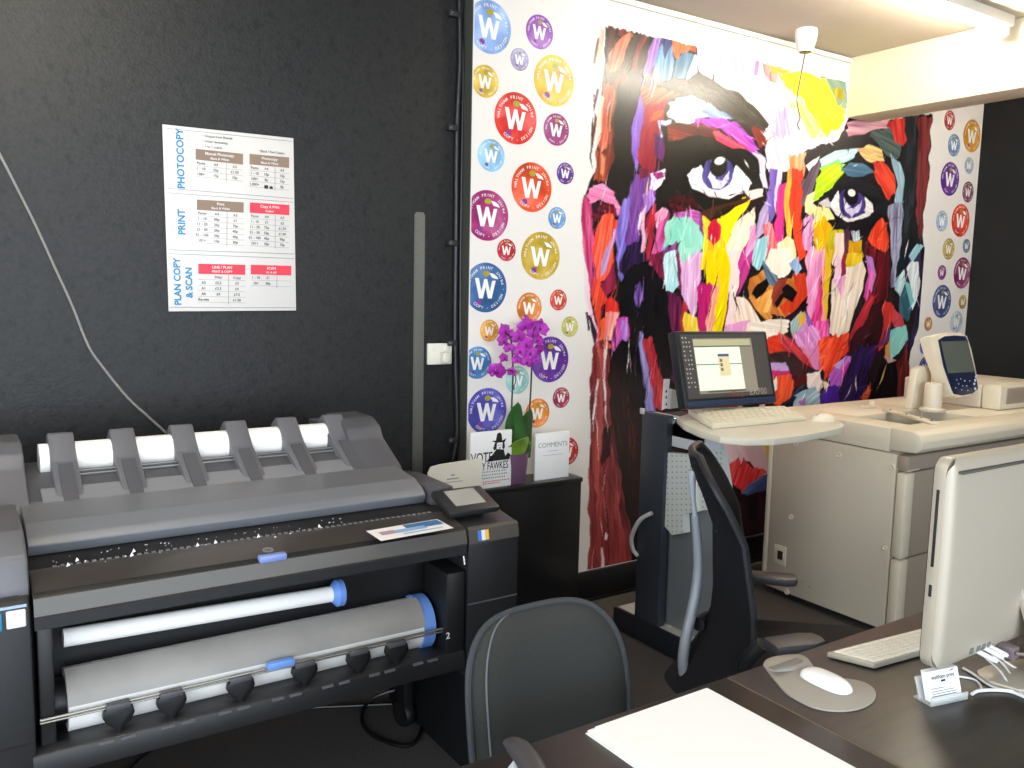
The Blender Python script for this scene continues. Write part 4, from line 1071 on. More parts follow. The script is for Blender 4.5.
MB().tube([q(514, 458, 3.0), q(511.5, 430, 3.0), q(512, 400, 3.0), q(513, 370, 3.0), q(511, 340, 2.99), q(506, 333, 2.98)], 0.0038, 8, smooth=4).build('flower_stem', M_stem, orc)
MB().tube([q(528, 456, 3.02), q(528.5, 425, 3.02), q(530.5, 395, 3.02), q(532, 360, 3.01), q(533, 335, 3.0), q(536, 326, 2.99)], 0.0038, 8, smooth=4).build('flower_stem', M_stem, orc)
MB().tube([q(513, 388, 3.0), q(516, 380, 2.99), q(514, 372, 2.98), q(508, 370, 2.97), q(497, 372, 2.96)], 0.0022, 8, smooth=4).build('flower_stem', M_stem, orc)
def flower(px, py, yy, r, rot, k):
    c = q(px, py, yy); rr = random.Random(k)
    nrm = Vector((rr.uniform(-0.5, 0.3), -1, rr.uniform(-0.3, 0.35))).normalized()
    u = nrm.cross(EZ).normalized(); v = u.cross(nrm).normalized()
    if v.z < 0: v = -v; u = -u
    b = MB()
    for i, (a, l, w_) in enumerate(((90, 1.0, 0.42), (210, 1.0, 0.40), (330, 1.0, 0.40), (15, 1.05, 0.62), (165, 1.05, 0.62))):
        a = R(a+rot); d = u*math.cos(a)+v*math.sin(a); s = -u*math.sin(a)+v*math.cos(a)
        def P(i2, j2):
            t = j2/6; w2 = (i2/4-0.5)*2*w_*math.sin(math.pi*(0.06+0.94*t)**0.8)
            return c + d*(t*l*r) + s*(w2*r) + nrm*(0.10*r*(1-abs(i2/4-0.5)*2) - 0.12*r*t*t + (0.02*r if i > 2 else 0))
        b.grid(P, 5, 7)
    fl = b.build('flower', M_petal, orc)
    md = fl.modifiers.new('thickness', 'SOLIDIFY'); md.thickness = 0.001
    b = MB(); b.ball(c+nrm*0.14*r-v*0.12*r, 0.16*r, 8, (1, 1, 1.3)); b.build('flower_lip', M_throat, fl)
FL = ((505, 331, 2.985, 0.026), (511, 336, 2.99, 0.022), (503, 341, 2.98, 0.024), (509, 348, 2.99, 0.018), (497, 371, 2.965, 0.030), (512, 372, 2.98, 0.018), (504, 358, 2.98, 0.018),
      (525, 326, 3.0, 0.026), (540, 328, 3.0, 0.030), (533, 333, 3.0, 0.022), (519, 337, 2.99, 0.026), (526, 344, 2.99, 0.027), (537, 340, 3.0, 0.024), (520, 351, 2.985, 0.024), (530, 353, 2.99, 0.026), (540, 350, 3.01, 0.022), (527, 362, 2.99, 0.022), (517, 360, 2.99, 0.018), (536, 360, 3.0, 0.017))
for i, f_ in enumerate(FL): flower(f_[0], f_[1], f_[2], f_[3]*1.42, (i*37) % 50-25, i)
for i, (x, y, yy) in enumerate(((495.5, 370, 2.96), (492, 374, 2.96), (531, 321.5, 3.0), (527, 318.5, 3.0), (541, 321, 3.0))):
    b = MB(); b.ball(q(x, y, yy), 0.009, 10, (1, 1, 1.3)); b.build('bud', M_petal, orc)
# VOTE sign: a thick white card block
M_card = mat('card_white', 'f0f0f0', 0.6); M_ink = mat('black_ink', '141416', 0.6); M_red = mat('red_ink', 'c03040', 0.6)
a0, a1, a2 = on_z(476, 492, ZT), on_z(511, 484, ZT), None
VY = 2.955
v0, v1, v2, v3 = on_y(471, 488, VY), on_y(511, 484, VY), on_y(511, 431, VY), on_y(469.5, 430, VY)
vs = thing('counter_sign', 'white VOTE card sign with black ink figure beside the orchid', 'sign', ((v0.x+v1.x)/2, VY, ZT))
vx0, vx1, vz1 = v0.x-0.005, v1.x, v2.z+0.006
MB().box(vx0, vx1, VY, VY+0.016, ZT, vz1, 0.002).build('card', M_card, vs)
Wv, Hv = vx1-vx0, vz1-ZT
V = lambda u, v_, k=1: Vector((vx0+u*Wv, VY-0.0004*k, ZT+v_*Hv))
b = MB(); b.text('VOTE', V(0.27, 0.545), EX, EZ, 0.058, 0.012, xs=0.72); b.build('lettering', M_ink, vs, smooth=False)
b = MB(); b.text('GUY FAWKES', V(0.50, 0.385), EX, EZ, 0.046, 0.012, xs=0.60); b.build('lettering', M_ink, vs, smooth=False)
b = MB()
rr = random.Random(9)
for i, yy in enumerate((0.29, 0.235, 0.18)):
    x = 0.16
    while x < 0.86:
        l = rr.uniform(0.02, 0.05); b.face([V(x, yy-0.012), V(x+l*0.6, yy-0.012), V(x+l*0.6, yy+0.012+rr.uniform(0, 0.01)), V(x, yy+0.016)]); x += l+0.008
b.build('text_lines', mat('grey_ink', '8a8a8c', 0.6), vs, smooth=False)
b = MB()
for yy, l1 in ((0.12, 0.92), (0.085, 0.7)):
    x = 0.30
    while x < l1:
        l = rr.uniform(0.02, 0.05); b.face([V(x, yy-0.008), V(x+l*0.7, yy-0.008), V(x+l*0.7, yy+0.010), V(x, yy+0.010)]); x += l+0.006
b.build('red_text_lines', M_red, vs, smooth=False)
b = MB()
def vp(pts): b.face([V(x, y) for x, y in pts])
vp([(0.36, 0.475), (0.94, 0.475), (0.97, 0.56), (0.90, 0.60), (0.84, 0.54), (0.80, 0.66), (0.62, 0.68), (0.54, 0.60), (0.46, 0.53)])   # shoulders and cloak
vp([(0.50, 0.83), (0.60, 0.79), (0.82, 0.79), (0.86, 0.86), (0.76, 0.82), (0.74, 0.93), (0.70, 0.97), (0.63, 0.95), (0.60, 0.83)])     # tall hat
vp([(0.58, 0.79), (0.63, 0.79), (0.62, 0.68), (0.56, 0.66), (0.54, 0.70)]); vp([(0.77, 0.79), (0.81, 0.79), (0.83, 0.70), (0.80, 0.66), (0.76, 0.69)])
vp([(0.64, 0.745), (0.69, 0.75), (0.69, 0.735)]); vp([(0.72, 0.75), (0.76, 0.745), (0.72, 0.735)]); vp([(0.66, 0.705), (0.745, 0.705), (0.70, 0.695)]); vp([(0.69, 0.69), (0.715, 0.69), (0.70, 0.66)])
b.build('ink_figure', M_ink, vs, smooth=False)
b = MB(); b.face([V(0.93+0.02*math.cos(a), 0.70+0.016*math.sin(a)) for a in [k*math.pi/6 for k in range(12)]]); b.build('ink_spot', mat('grey_ink', '8a8a8c'), vs, smooth=False)
# comments card
CY = 2.975
v0, v1 = on_y(535, 478, CY), on_y(568.5, 477, CY); v2 = on_y(568, 431, CY)
cs_ = thing('comment_card', 'white comments card standing right of the orchid', 'sign', ((v0.x+v1.x)/2, CY, ZT))
MB().box(v0.x, v1.x, CY, CY+0.012, ZT, v2.z, 0.0015).build('card', M_card, cs_)
b = MB(); b.text('COMMENTS', Vector(((v0.x+v1.x)/2, CY-0.0006, v2.z-0.055)), EX, EZ, 0.03, 0.0, xs=0.98); b.build('lettering', mat('pale_ink', '94949a', 0.6), cs_, smooth=False)
b = MB()
for i, l in enumerate((0.03, 0.055)):
    z = v2.z-0.083-0.018*i; xm = (v0.x+v1.x)/2
    b.face([(xm-l, CY-0.0005, z), (xm+l, CY-0.0005, z), (xm+l, CY-0.0005, z+0.003), (xm-l, CY-0.0005, z+0.003)])
b.build('text_lines', mat('faint_ink', 'c4c4c8', 0.6), cs_, smooth=False)
# cream folded leaflet leaning at the front of the cabinet top
LY = 2.935
lf = [on_y(x, y, LY) for x, y in ((428, 473), (431, 467), (440, 464.5), (462, 461), (480, 458.5), (482, 459))]
b = MB(); prof = [(lf[0].x, ZT)] + [(v.x, v.z) for v in lf] + [(lf[-1].x+0.002, ZT)]
b.prism([(p_[0], p_[1]) for p_ in prof], 'y', LY, LY+0.006)
le = solo(b.build('leaflet', mat('cream_card', 'e4dfd0', 0.6)), 'cream round-cornered leaflet standing in front of the VOTE sign', 'leaflet')
b = MB(); xm = (lf[0].x+lf[-1].x)/2-0.012; zt = lf[3].z
for (l, dz, h_) in ((0.008, 0.05, 0.006), (0.028, 0.066, 0.005), (0.045, 0.080, 0.003)):
    b.face([(xm-l, LY-0.0006, zt-dz-h_), (xm+l, LY-0.0006, zt-dz-h_), (xm+l, LY-0.0006, zt-dz), (xm-l, LY-0.0006, zt-dz)])
b.build('text_lines', mat('pale_ink', '94949a'), le, smooth=False)
# ------------------------------------------------------------------ beige production copier
M_cb = mat('copier_beige', 'c9beaa', 0.45, bump=0.06, bscale=700)
M_cl = mat('copier_light', 'd8cdb6', 0.42)
M_cg = mat('copier_grey', '96897a', 0.5)
M_gap = mat('copier_gap', '1c1a18', 0.7)
CX, CF, CBK, CT = 3.36, 2.03, 2.76, 0.925
CXR = 4.95
cp = thing('copier', 'big beige digital copier standing against the mural wall', 'copier', (4.1, 2.4, 0.0))
MB().box(CX+0.012, CXR, CF+0.045, CBK, 0.06, 0.83, 0.004).build('frame', M_cg, cp)
MB().box(CX+0.05, CXR-0.05, CF+0.1, CBK-0.05, 0.0, 0.06).build('plinth', M_gap, cp)
# side panel with fixings and recess
sp = MB().box(CX, CX+0.02, CF+0.052, CBK-0.03, 0.035, 0.816, 0.004).build('side_panel', M_cb, cp)
for px, py in ((796, 444), (839, 455), (892, 467), (791, 517), (885, 548), (787, 592)):
    c = on_x(px, py, CX)
    if c.y > CF+0.06:
        m = MB(); m.lathe([(0, 0.0), (0.014, 0.0), (0.014, 0.003), (0.009, 0.005), (0.005, 0.001), (0, 0.001)], c, 14, (-1, 0, 0)); m.build('fixing', M_cl, sp)
c = on_x(780, 555, CX)
b = MB(); b.box(CX-0.003, CX+0.002, c.y-0.036, c.y+0.036, c.z-0.048, c.z+0.048, 0.002); b.mi = 1
b.box(CX-0.0045, CX+0.002, c.y-0.018, c.y+0.012, c.z-0.022, c.z+0.022)
b.build('socket_recess', [M_cl, M_gap], sp)
b = MB(); rr = random.Random(2)
for i in range(9):
    c = on_x(796+rr.uniform(-6, 14), 584+rr.uniform(-4, 4), CX-0.0004); l = rr.uniform(0.004, 0.014)
    b.face([c, c+Vector((0, l, 0.001)), c+Vector((0, l, 0.004)), c+Vector((0, 0.002, 0.005))])
b.build('scuff_marks', mat('scuff', '8f8064', 0.7), sp, smooth=False)
MB().box(CX-0.001, CX+0.02, CBK-0.028, CBK, 0.035, 0.816, 0.006).build('rear_post', M_cl, cp)
# front corner strip and front panels
b = MB(); b.box(CX, CX+0.07, CF, CF+0.047, 0.035, 0.36, 0.012); b.build('corner_strip', M_cl, cp)
b = MB(); b.box(CX, CX+0.07, CF, CF+0.047, 0.365, 0.742, 0.012); b.build('corner_strip', M_cl, cp)
b = MB(); b.box(CX+0.06, CXR, CF+0.006, CF+0.05, 0.365, 0.742, 0.006); b.build('front_door', M_cg, cp)
b = MB(); b.box(CX+0.06, CXR, CF+0.006, CF+0.05, 0.035, 0.36, 0.006); b.build('front_drawer', M_cg, cp)
b = MB(); b.box(CX, CXR, CF-0.005, CF+0.05, 0.748, 0.818, 0.012); b.build('upper_drawer', M_cg, cp)
b = MB(); b.box(CX+0.002, CX+0.10, CF-0.004, CF+0.052, 0.747, 0.816, 0.010); b.build('drawer_corner', M_cl, cp)
b = MB(); c = on_y(925, 560, CF); b.box(CX+0.22, CX+0.25, CF-0.004, CF+0.01, 0.20, 0.23, 0.003); b.build('door_catch', M_cl, cp)
# top deck: rounded front rail, side wall, recess, rear deck
RX = CX+0.17; RXE = CX+0.72; RYF = CF+0.11; RYB = CF+0.38
b = MB(); b.prism([(CF+0.09, 0.83), (CF-0.035, 0.835), (CF-0.058, 0.855), (CF-0.06, 0.885), (CF-0.045, 0.912), (CF-0.01, CT), (CF+0.09, CT)], 'x', CX, CXR, 0.004)
b.build('front_rail', M_cl, cp)
b = MB(); b.box(CX, RX, CF+0.088, CBK, 0.822, CT, 0.004); b.box(RXE, CXR, CF+0.088, CBK, 0.822, CT, 0.004); b.box(RX-0.01, RXE+0.01, RYB, CBK, 0.822, CT, 0.004); b.box(RX-0.01, RXE+0.01, CF+0.085, RYF, 0.822, CT, 0.004)
b.build('top_deck', M_cl, cp)
b = MB(); b.box(RX, RXE, RYF, RYB, 0.824, 0.845); b.build('recess_floor', M_gap, cp)
b = MB(); b.box(RX+0.01, RX+0.11, RYF+0.03, RYB-0.02, 0.845, 0.90, 0.006); b.box(RX+0.03, RX+0.09, RYF+0.06, RYB-0.06, 0.90, 0.907, 0.003); b.build('feed_slide', M_cg, cp)
p0, p1 = on_z(886, 409, CT+0.012), on_z(934, 422, CT+0.012)
b = MB(); d = (p1-p0).normalized(); s_ = d.cross(EZ)
for w_, h0, h1 in ((0.022, 0.0, 0.014),):
    b.box(0, (p1-p0).length, -w_, w_, h0, h1, 0.004, M=Matrix(((d.x, s_.x, 0, p0.x), (d.y, s_.y, 0, p0.y), (0, 0, 1, CT), (0, 0, 0, 1))))
lb = b.build('hinge_bar', M_cl, cp)
b = MB()
for t in (0.1, 0.45, 0.75, 0.95):
    c = p0+(p1-p0)*t; b.lathe([(0, 0), (0.006, 0), (0.004, 0.003), (0, 0.003)], (c.x, c.y, CT+0.014), 10)
b.build('screw_heads', M_gap, lb)
c = on_z(868, 408, CT); b = MB(); b.box(c.x-0.03, c.x+0.04, c.y-0.02, c.y+0.02, CT, CT+0.014, 0.004); b.box(c.x+0.02, c.x+0.035, c.y-0.012, c.y+0.012, CT+0.012, CT+0.035, 0.003); b.build('latch_block', M_cl, cp)
# control panel on its post
ps = on_z(932, 411, CT); pc_ = Vector((ps.x, ps.y, CT))
MB().lathe([(0, 0), (0.060, 0), (0.060, 0.012), (0.042, 0.02), (0.042, 0.13), (0.038, 0.14), (0, 0.14)], pc_, 28).build('panel_post', M_cl, cp)
c = on_y(914, 386, pc_.y+0.12)
b = MB(); b.prism([(c.x-0.075, CT), (c.x+0.085, CT), (c.x+0.085, CT+0.21), (c.x+0.01, CT+0.215), (c.x-0.045, CT+0.20)], 'y', pc_.y+0.08, pc_.y+0.12, 0.006); b.build('rear_guard', M_cl, cp)
PY = pc_.y-0.03
def pq(x, y, dy=0.0):
    Y_ = PY
    for _ in range(12):
        v = on_y(x, y, Y_); Y_ = PY+(v.z-1.05)*0.28
    return v
out = [(930, 337), (936, 334), (950, 332), (962, 333), (967.5, 336), (972, 350), (979, 383), (979, 389), (973, 395), (962, 397.5), (953, 396), (949.5, 391), (941, 370), (934, 352)]
tilt = lambda v, k: Vector((v.x, v.y + k*0.96, v.z - k*0.27))
def shell(pts, d0, d1, mats, name, par, bev=0.006):
    b = MB(); A = [tilt(pq(*p), d0) for p in pts]; B = [tilt(pq(*p), d1) for p in pts]
    va = [b.bm.verts.new(v) for v in A]; vb = [b.bm.verts.new(v) for v in B]; n = len(pts)
    fs = [b.bm.faces.new(va), b.bm.faces.new(vb[::-1])]+[b.bm.faces.new((va[i], vb[i], vb[(i+1) % n], va[(i+1) % n])) for i in range(n)]
    if bev: bmesh.ops.bevel(b.bm, geom=[e for e in fs[0].edges], offset=bev, segments=2, profile=0.5, affect='EDGES')
    return b.build(name, mats, par)
sh = shell(out, 0.0, 0.055, M_cl, 'control_panel', cp)
M_navy = mat('panel_navy', '1c2340', 0.3); M_scr = mat('panel_glass', '5b6058', 0.15)
shell([(938, 340), (944, 336.5), (954, 335.5), (965, 336.5), (967, 340), (977, 384), (977.5, 389), (972, 393.5), (962, 395.5), (953.5, 394), (951.5, 390), (943, 366)], -0.003, 0.004, M_navy, 'panel_face', sh, 0)
shell([(940, 341.5), (966.5, 341), (974.5, 372), (947.5, 373.5)], -0.0045, -0.002, M_scr, 'panel_screen', sh, 0)
b = MB()
for i, (x, y) in enumerate(((975, 377), (974.5, 380.5), (973.5, 384), (974.5, 389), (956, 380), (960, 379), (964, 381), (958, 384), (962, 386), (966, 386), (955, 388), (961, 390), (967, 390.5), (969, 381))):
    c = tilt(pq(x, y), -0.004); b.ball(c, 0.0075 if i < 4 else 0.0035, 8, (1, 0.5, 1))
b.build('panel_keys', mat('key_pale', 'b8c8d8', 0.4), sh)
# document unit at the rear right of the deck
Z2 = CT
u0, u1 = on_z(949, 405, CT), on_z(1003, 416, CT)
ub = on_z(1000, 411, CT)
b = MB(); b.box(ub.x, CXR, ub.y+0.10, CBK-0.05, CT, CT+0.122, 0.012); b.build('document_unit', M_cb, cp)
b = MB(); b.box(ub.x-0.004, CXR, ub.y, ub.y+0.098, CT, CT+0.126, 0.014); b.build('unit_end', M_cl, cp)
b = MB(); b.box(ub.x+0.05, CXR, ub.y-0.006, ub.y+0.01, CT+0.03, CT+0.112, 0.006); b.build('end_window', M_cg, cp)

# ------------------------------------------------------------------ workstation stand (post, shelf, base)
M_kd = mat('stand_dark', '2c3038', 0.45); M_kl = mat('stand_light', 'b9b9b4', 0.5); M_kp = mat('stand_panel', '7c8084', 0.4, 0.3)
ks = thing('workstation_stand', 'grey workstation stand with curved keyboard shelf before the mural', 'stand', (2.55, 2.5, 0.0))
KX = 2.40
MB().box(KX, KX+0.018, 2.20, 2.77, 0.005, 0.10, 0.004).build('base_skirt', mat('stand_skirt', '1a1c22', 0.45), ks)
MB().box(KX+0.016, KX+0.44, 2.20, 2.77, 0.0, 0.095, 0.004).build('base_board', M_kl, ks)
MB().box(KX+0.012, KX+0.05, 2.50, 2.645, 0.095, 0.985, 0.003).build('upright_post', M_kd, ks)
MB().box(KX+0.05, KX+0.064, 2.515, 2.63, 0.095, 0.98, 0.002).build('upright_trim', M_kl, ks)
MB().box(KX+0.07, KX+0.09, 2.22, 2.60, 0.10, 0.70, 0.002).build('lower_panel', M_kp, ks)
MB().box(KX+0.05, KX+0.07, 2.24, 2.62, 0.86, 0.985, 0.002).build('upper_bracket', mat('bracket_white', 'c8c9cc', 0.5), ks)
c = on_x(643, 411, KX+0.012); MB().box(KX+0.004, KX+0.014, c.y-0.012, c.y+0.012, c.z-0.012, c.z+0.012, 0.003).build('post_clip', M_kl, ks)
c = on_x(675, 421, KX+0.05); b = MB(); b.lathe([(0, 0), (0.014, 0), (0.016, 0.008), (0.012, 0.016), (0, 0.018)], c+Vector((0, 0, 0)), 16, (-1, 0, 0)); b.build('clamp_knob', mat('chrome', 'c8c8ca', 0.15, 1.0), ks)
# perforated hanging brackets below the shelf
def perf(poly, X0, th, name, bev=0.001):
    b = MB(); pts = [on_x(x, y, X0) for x, y in poly]
    b.prism([(v.y, v.z) for v in pts], 'x', X0, X0+th)
    o = b.build(name, mat('perforated_white', 'c6cac6', 0.45), ks)
    xs = [p[0] for p in poly]; ys = [p[1] for p in poly]; b = MB()
    y = min(ys)+4
    def ins(x, y):
        r_ = False; k = len(poly)-1
        for i in range(len(poly)):
            (xi, yi), (xk, yk) = poly[i], poly[k]
            if (yi > y) != (yk > y) and x < (xk-xi)*(y-yi)/(yk-yi)+xi: r_ = not r_
            k = i
        return r_
    while y < max(ys)-2:
        x = min(xs)+2
        while x < max(xs):
            if ins(x-1.2, y) and ins(x+1.2, y):
                c = on_x(x, y, X0-0.0006); r_ = 0.0032
                b.face([c+Vector((0, r_*math.cos(a), r_*math.sin(a))) for a in [k*math.pi/3 for k in range(6)]])
            x += 4.6
        y += 5.4
    b.build('perforation', mat('hole_dark', '5a5c58', 0.8), o, smooth=False)
perf([(662, 452), (692, 455), (696, 512), (683, 514), (684, 533), (672, 535), (661, 522)], KX+0.028, 0.035, 'perforated_bracket')
perf([(700, 449), (723, 449), (729, 488), (722, 508), (698, 511), (696, 470)], KX+0.045, 0.02, 'perforated_bracket')
MB().tube([on_x(652, 513, KX-0.01), on_x(640, 520, KX-0.03), on_x(632, 536, KX-0.02), on_x(633, 549, KX), on_x(638, 556, KX+0.01)], 0.009, 10, smooth=5).build('cable_loop', mat('loop_white', 'b0b2b0', 0.5), ks)
# D-shaped shelf
ZS = 0.992
sp_ = [(677, 417), (684, 424), (700, 431), (720, 436.5), (745, 439), (775, 438.5), (805, 435), (830, 430), (843, 427), (844, 424), (838, 420), (826, 415), (812, 410), (780, 409), (740, 408), (700, 410)]
pts = [on_z(x, y, ZS+0.012) for x, y in sp_]
b = MB(); b.prism([(v.x, v.y) for v in pts], 'z', ZS-0.012, ZS+0.012, 0.003)
b.build('keyboard_shelf', mat('shelf_cream', 'd6cfbd', 0.4), ks)
MB().box(2.45, 2.62, 2.32, 2.62, 0.90, 0.979, 0.003).build('shelf_arm', M_gap, ks)
ZK = ZS+0.012
# monitor on the stand
mo = thing('monitor', 'dark monitor with file window on screen on the workstation stand', 'monitor', (2.72, 2.40, ZK))
BLm, BRm = on_y(686, 409, 2.30), on_y(777.5, 402.5, 2.30)
TLm, TRm = on_y(675, 331, 2.38), on_y(762.5, 330, 2.38)
O_ = BLm; ux = (BRm-BLm); Wm = ux.length; ux.normalize(); uy = TLm-BLm; uy = (uy-ux*uy.dot(ux)); Hm = uy.length; uy.normalize(); nz = ux.cross(uy).normalized()
if nz.y > 0: nz = -nz
Mm = Matrix(((ux.x, uy.x, nz.x, O_.x), (ux.y, uy.y, nz.y, O_.y), (ux.z, uy.z, nz.z, O_.z), (0, 0, 0, 1)))
MB().box(0, Wm, 0, Hm, -0.045, 0, 0.008, M=Mm).build('casing', mat('monitor_black', '1d1e22', 0.4), mo)
def mq(mb, u0, v0, u1, v1, k):
    mb.face([O_+ux*(u*Wm)+uy*(v*Hm)+nz*(0.0006*k) for u, v in ((u0, v0), (u1, v0), (u1, v1), (u0, v1))])
E_ = lambda n, h, e=0.55: mat(n, h, 0.3, emit=e*0.55)
b = MB(); mq(b, 0.04, 0.12, 0.965, 0.955, 1); sc_ = b.build('screen', E_('screen_desktop', '4a4644', 0.25), mo, smooth=False)
MB().box(0.02*Wm, 0.98*Wm, 0.015*Hm, 0.085*Hm, 0, 0.004, 0.002, M=Mm).build('bezel_bar', mat('bezel_blue', '26344e', 0.35), mo)
b = MB(); mq(b, 0.16, 0.175, 0.80, 0.90, 2); b.build('window', E_('screen_window', '8c8474', 0.45), sc_, smooth=False)
b = MB(); mq(b, 0.165, 0.80, 0.78, 0.885, 3); b.build('title_bar', E_('screen_bar', 'b0ac86', 0.5), sc_, smooth=False)
b = MB(); mq(b, 0.165, 0.215, 0.655, 0.785, 3); b.build('page', E_('screen_page', 'dde6d2', 0.6), sc_, smooth=False)
b = MB(); mq(b, 0.165, 0.55, 0.655, 0.56, 4); mq(b, 0.165, 0.785, 0.78, 0.80, 4); mq(b, 0.25, 0.19, 0.66, 0.207, 4); b.build('page_lines', E_('screen_line', '4c5248', 0.2), sc_, smooth=False)
b = MB(); mq(b, 0.40, 0.40, 0.52, 0.66, 5); b.mi = 1; mq(b, 0.40, 0.655, 0.52, 0.69, 5); b.mi = 2; mq(b, 0.415, 0.585, 0.44, 0.625, 6); mq(b, 0.415, 0.525, 0.44, 0.565, 6); mq(b, 0.415, 0.465, 0.44, 0.505, 6)
b.build('dialog_box', [E_('screen_dialog', 'd8caa0', 0.5), E_('screen_dialog_bar', '4a5680', 0.5), E_('screen_icon', '706a58', 0.4)], sc_, smooth=False)
b = MB(); rr = random.Random(4)
for i in range(3):
    for j in range(12):
        if rr.random() < 0.82:
            u, v = 0.055+0.031*i+0.0*j, 0.90-0.058*j; mq(b, u, v, u+0.014, v+0.018, 3)
b.build('desktop_icons', E_('screen_icons', 'b8b4a4', 0.45), sc_, smooth=False)
b = MB(); b.text('Fiery', O_+ux*(0.56*Wm)+uy*(0.15*Hm)+nz*0.003, ux, uy, 0.032, 0.0); b.mi = 1; b.text('EX700', O_+ux*(0.79*Wm)+uy*(0.165*Hm)+nz*0.003, ux, uy, 0.038, 0.002)
b.build('wallpaper_lettering', [E_('screen_red', '8a4a40', 0.2), E_('screen_pale', '9a9284', 0.3)], sc_, smooth=False)
b = MB(); b.prism([(2.62, 2.36), (2.84, 2.36), (2.86, 2.28), (2.60, 2.28)], 'z', ZK, ZK+0.01, 0.003)
b.build('foot', mat('monitor_black', '1d1e22'), mo); MB().box(2.70, 2.78, 2.34, 2.365, ZK+0.005, 1.10, 0.004).build('neck', mat('monitor_black', '1d1e22'), mo)
# keyboard and mouse on the shelf
def keyboard(name, label, BL, BR, TR, TL, th, m_body, m_key, rows, cols, rise, keys_each=True, group=None, pos=None):
    # corner points lie on the desk plane; rise lifts the back edge
    c = (BL+BR+TR+TL)/4
    kb = thing(name, label, 'keyboard', tuple(c), group)
    b = MB(); v = []
    for p_, r_ in ((BL, 0), (BR, 0), (TR, rise), (TL, rise)):
        v.append((p_+Vector((0, 0, 0.001)), p_+Vector((0, 0, th+r_))))
    lo = [b.bm.verts.new(a) for a, _ in v]; hi = [b.bm.verts.new(h) for _, h in v]
    fs = [b.bm.faces.new(lo[::-1]), b.bm.faces.new(hi)]+[b.bm.faces.new((lo[i], lo[(i+1) % 4], hi[(i+1) % 4], hi[i])) for i in range(4)]
    bmesh.ops.bevel(b.bm, geom=list(b.bm.edges), offset=0.002, segments=2, profile=0.5, affect='EDGES')
    b.build('case', m_body, kb)
    def P(u, w): return (v[0][1]*(1-u)+v[1][1]*u)*(1-w)+(v[3][1]*(1-u)+v[2][1]*u)*w
    for r_ in range(rows):
        w0, w1 = 0.06+0.88*r_/rows, 0.06+0.88*(r_+1)/rows-0.025
        n = cols if r_ else max(4, cols-5)
        spans = []
        if r_ == 0:
            e = [0.02, 0.10, 0.17, 0.25, 0.33, 0.68, 0.76, 0.83, 0.90, 0.98]; spans = [(e[i]+0.004, e[i+1]-0.004) for i in range(len(e)-1)]
        else:
            of = 0.02*(r_ % 3)
            e = [0.02]+[0.02+of+0.96*(i+1)/n for i in range(n-1)]+[0.98]; spans = [(e[i]+0.004, e[i+1]-0.004) for i in range(n)]
        if keys_each:
            for (u0, u1) in spans:
                b = MB(); up = Vector((0, 0, 0.0022))
                q_ = [P(u0, w0), P(u1, w0), P(u1, w1), P(u0, w1)]
                lo = [b.bm.verts.new(x) for x in q_]; hi = [b.bm.verts.new(x+up) for x in q_]
                b.bm.faces.new(hi)
                for i in range(4): b.bm.faces.new((lo[i], lo[(i+1) % 4], hi[(i+1) % 4], hi[i]))
                b.build('key', m_key, kb, smooth=False)
        else:
            b = MB(); up = Vector((0, 0, 0.003))
            for (u0, u1) in spans:
                q_ = [P(u0, w0), P(u1, w0), P(u1, w1), P(u0, w1)]
                lo = [b.bm.verts.new(x) for x in q_]; hi = [b.bm.verts.new(x+up) for x in q_]
                b.bm.faces.new(hi)
                for i in range(4): b.bm.faces.new((lo[i], lo[(i+1) % 4], hi[(i+1) % 4], hi[i]))
            b.build('key_row', m_key, kb, smooth=False)
    return kb
M_kc = mat('keyboard_cream', 'ded6c0', 0.5); M_kk = mat('key_cream', 'e4dcc6', 0.5)
z_ = ZK+0.0005
keyboard('keyboard', 'cream keyboard on the curved shelf of the workstation stand', on_z(712, 429.5, z_), on_z(806, 420.5, z_), on_z(784, 412, z_), on_z(688, 415, z_), 0.014, M_kc, M_kk, 5, 15, 0.012, False)
c = on_z(823, 420, ZK)
b = MB(); b.grid(lambda i, j: c+Vector((0.058*math.cos(2*math.pi*i/24)*math.cos(math.pi/2*j/8), 0.038*math.sin(2*math.pi*i/24)*math.cos(math.pi/2*j/8), 0.028*math.sin(math.pi/2*j/8))), 24, 9, True)
ms = thing('mouse', 'cream mouse at the right end of the curved shelf', 'mouse', tuple(c), 'computer mice')
b.build('shell', M_kk, ms); b = MB(); b.tube([c+Vector((-0.04, 0, 0.0205)), c+Vector((-0.02, 0, 0.027))], 0.002, 6); b.build('button_seam', M_cg, ms)
# white paper tags on the post behind the monitor
p = [on_y(x, y, 2.46) for x, y in ((662, 410), (667, 408), (670, 379), (664, 379))]
b = MB(); b.prism([(v.x, v.z) for v in p], 'y', 2.46, 2.462)
lab = solo(b.build('paper_label', M_board), 'narrow white paper label clipped left of the monitor', 'label')
b = MB()
for y in (391, 397, 404):
    cc = on_y(666, y, 2.459); b.face([cc+Vector((-0.004, 0, -0.006)), cc+Vector((0.007, 0, -0.006)), cc+Vector((0.002, 0, 0.008))])
b.build('printed_marks', M_ink, lab, smooth=False)
p = [on_y(x, y, 2.50) for x, y in ((670, 409), (682, 407), (683, 392), (672, 389))]
b = MB(); b.prism([(v.x, v.z) for v in p], 'y', 2.50, 2.53)
solo(b.build('paper_label', mat('tag_grey', 'b8bab6', 0.6)), 'grey patterned label block just left of the monitor', 'label')
